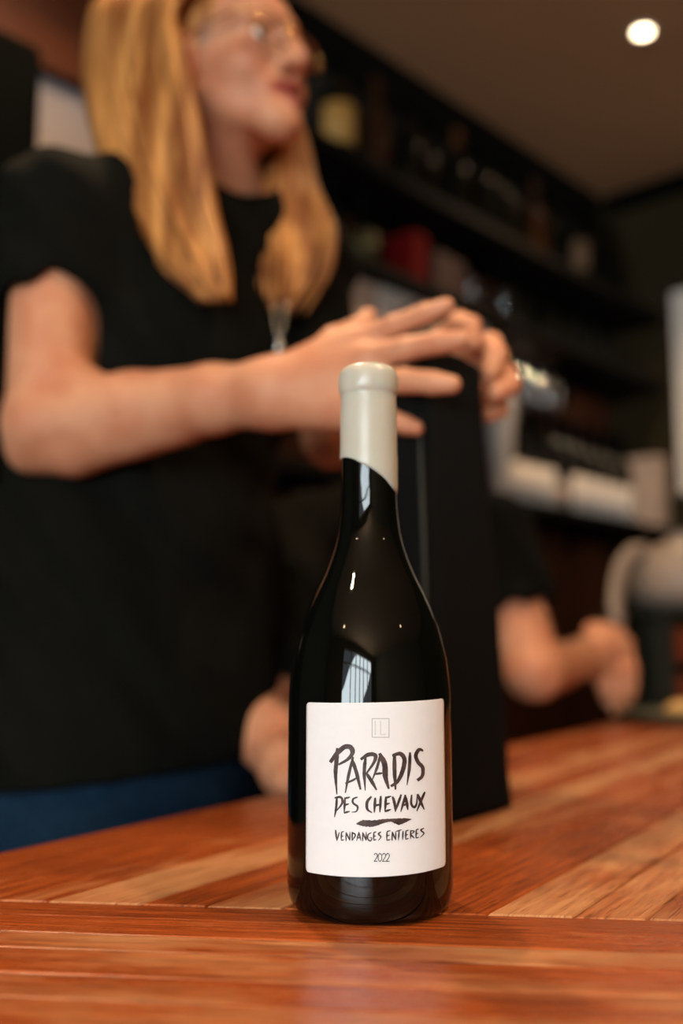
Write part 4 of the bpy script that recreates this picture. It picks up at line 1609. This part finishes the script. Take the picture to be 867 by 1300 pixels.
# pale tapering vase and beige box on the lowest shelf
vz = empty('ceramic_vase', wp(-.945, .18, LEV[0]))
tag(vz, 'tall pale vase tapering downwards, right behind the bag on the lowest shelf', 'vase')
o = MB().lathe([(.018, 0), (.020, .003), (.026, .08), (.035, .18), (.040, .25), (.041, .285), (.038, .292), (.036, .285), (.034, .24)], 28, caps=False).build('vase_body', M['card_pale']); autosmooth(o, 60); o.parent = vz
o = MB().lathe([(.0004, .001), (.017, .0005), (.0175, .004), (.0004, .006)], 20).build('vase_foot', M['card_pale']); o.parent = vz
carton('beige_box', -.105, -.03, .075, .235, LEV[0], .235, M['card_beige'], 'upright beige box at the corner end of the lowest shelf')

# white board on the right wall
nb_ = empty('menu_board', wp(-.02, .27, 1.42), ROOM_ROT)
tag(nb_, 'blank white board hanging on the right wall at the photo edge', 'board')
o = MB().box((0, -.42, 0), (.016, 0, .715)).build('panel', M['label_white'], None, bevel=.002); o.parent = nb_
for lo, hi in (((-.004, -.42, .705), (.018, 0, .718)), ((-.004, -.42, -.003), (.018, 0, .010))):
    o = MB().box(lo, hi).build('rail', M['steel']); o.parent = nb_

# left part of the wall: header board, black cabinet, pinned paper
hb = room_box('timber_beam', -3.2, -2.125, 0.0, 0.035, 2.045, 2.40, mat('red_brown_beam', srgb(96, 44, 16), .6, noise=.2, stretch=(.2, 1, 1)))
tag(hb, 'reddish brown timber beam across the wall top left', 'beam')
bc = empty('tall_cabinet', wp(-3.1, .001, 0), ROOM_ROT)
tag(bc, 'tall black cabinet at the left edge beside the pinned paper', 'cabinet')
o = MB().box((0, -.26, 0), (.685, 0, 1.92)).build('cabinet_body', M['black_paint'], None, bevel=.004); o.parent = bc
for a in (0.01, .35):
    o = MB().box((a, -.278, .06), (a + .33, -.261, 1.90)).build('cabinet_door', M['black_paint'], None, bevel=.003); o.parent = bc
    h_ = MB().tube([(a + (.30 if a < .1 else .03), -.295, 1.0), (a + (.30 if a < .1 else .03), -.295, 1.15)], .006, 8).build('handle', M['steel'], None, True)
    h_.parent = o
pp = MB().box((-2.285 + 2.285, -.004, 0), (.25, 0, .24)).build('pinned_paper', M['poster'], None)
pp.location = wp(-2.285, .0015, 1.80)
pp.rotation_euler = (0, 0, ROOM_ROT)
tag(pp, 'plain pinkish white paper pinned to the wall left of the blonde hair', 'paper')

# ================================================================== FAR END OF THE COUNTER
ck = empty('bottle_crate', Vector((0.70, 2.06, TOP)), math.radians(20))
tag(ck, 'dark green crate with reddish wooden panels on the far end of the counter', 'crate')
for nm, lo, hi, m in (('crate_post', (-.13, -.09, 0), (-.09, -.05, .19), M['crate']), ('crate_post', (.09, -.09, 0), (.13, -.05, .19), M['crate']), ('crate_post', (-.13, .05, 0), (-.09, .09, .19), M['crate']), ('crate_post', (.09, .05, 0), (.13, .09, .19), M['crate']),
                      ('crate_lid', (-.14, -.10, .19), (.14, .10, .205), M['crate']), ('crate_floor', (-.13, -.09, .002), (.13, .09, .014), M['crate']),
                      ('crate_panel', (-.09, -.078, .014), (.09, -.066, .075), M['red_wood']), ('crate_panel', (-.09, -.078, .10), (.09, -.066, .165), M['red_wood']),
                      ('crate_panel', (-.118, -.05, .014), (-.106, .05, .165), M['crate']), ('crate_panel', (.106, -.05, .014), (.118, .05, .165), M['crate']), ('crate_panel', (-.09, .066, .014), (.09, .078, .165), M['crate'])):
    o = MB().box(lo, hi).build(nm, m, None, bevel=.002)
    o.parent = ck
jg = empty('stoneware_jug', Vector((0.72, 2.06, TOP + .2055)))
tag(jg, 'rounded pale grey jug with a long curved strap handle on the green crate', 'jug')
o = MB().lathe([(.0004, 0), (.085, 0), (.115, .012), (.128, .04), (.124, .075), (.105, .108), (.075, .130), (.045, .140), (.042, .150), (.048, .158), (.044, .158), (.038, .150), (.036, .138)], 36, caps=False).build('jug_body', M['stoneware'])
autosmooth(o, 60); o.parent = jg
hpts = [A(818, 700, 2.03), A(800, 706, 2.0), A(787, 728, 1.97), A(782, 760, 1.94), A(784, 794, 1.92)]
MB().tube(catmull(hpts, 6), .020, 12, flat=.6).build('strap_handle', M['stoneware'], jg, True)
pc = at_z(856, 916, TOP)
pl = empty('serving_plate', Vector((pc.x, pc.y - .02, TOP)))
tag(pl, 'grey-green serving plate on the counter in front of the green crate', 'plate')
o = MB().lathe([(.0004, .001), (.055, .0005), (.060, .003), (.095, .016), (.098, .019), (.094, .019), (.058, .0075), (.0004, .006)], 40, caps=False).build('plate_body', M['plate']); autosmooth(o, 60); o.parent = pl
bd = empty('bread_slice', Vector((pc.x + .02, pc.y - .03, TOP + .0062)))
tag(bd, 'golden piece of bread lying on the grey-green plate', 'bread')
me, _ = solid_mesh('crust', [(.01, .01, [ell(bd.location + Vector((0, 0, .018)), (.038, .026, .0165)), ell(bd.location + Vector((-.022, .006, .014)), (.022, .02, .0125))])], .003)
link_mesh('crust', me, M['bread'], bd, True)
me, _ = solid_mesh('crumb', [(.01, .01, [ell(bd.location + Vector((0.012, -.008, .022)), (.024, .018, .0145))])], .003)
link_mesh('crumb', me, mat('bread_crumb', srgb(232, 206, 158), .9, scale=80), bd, True)
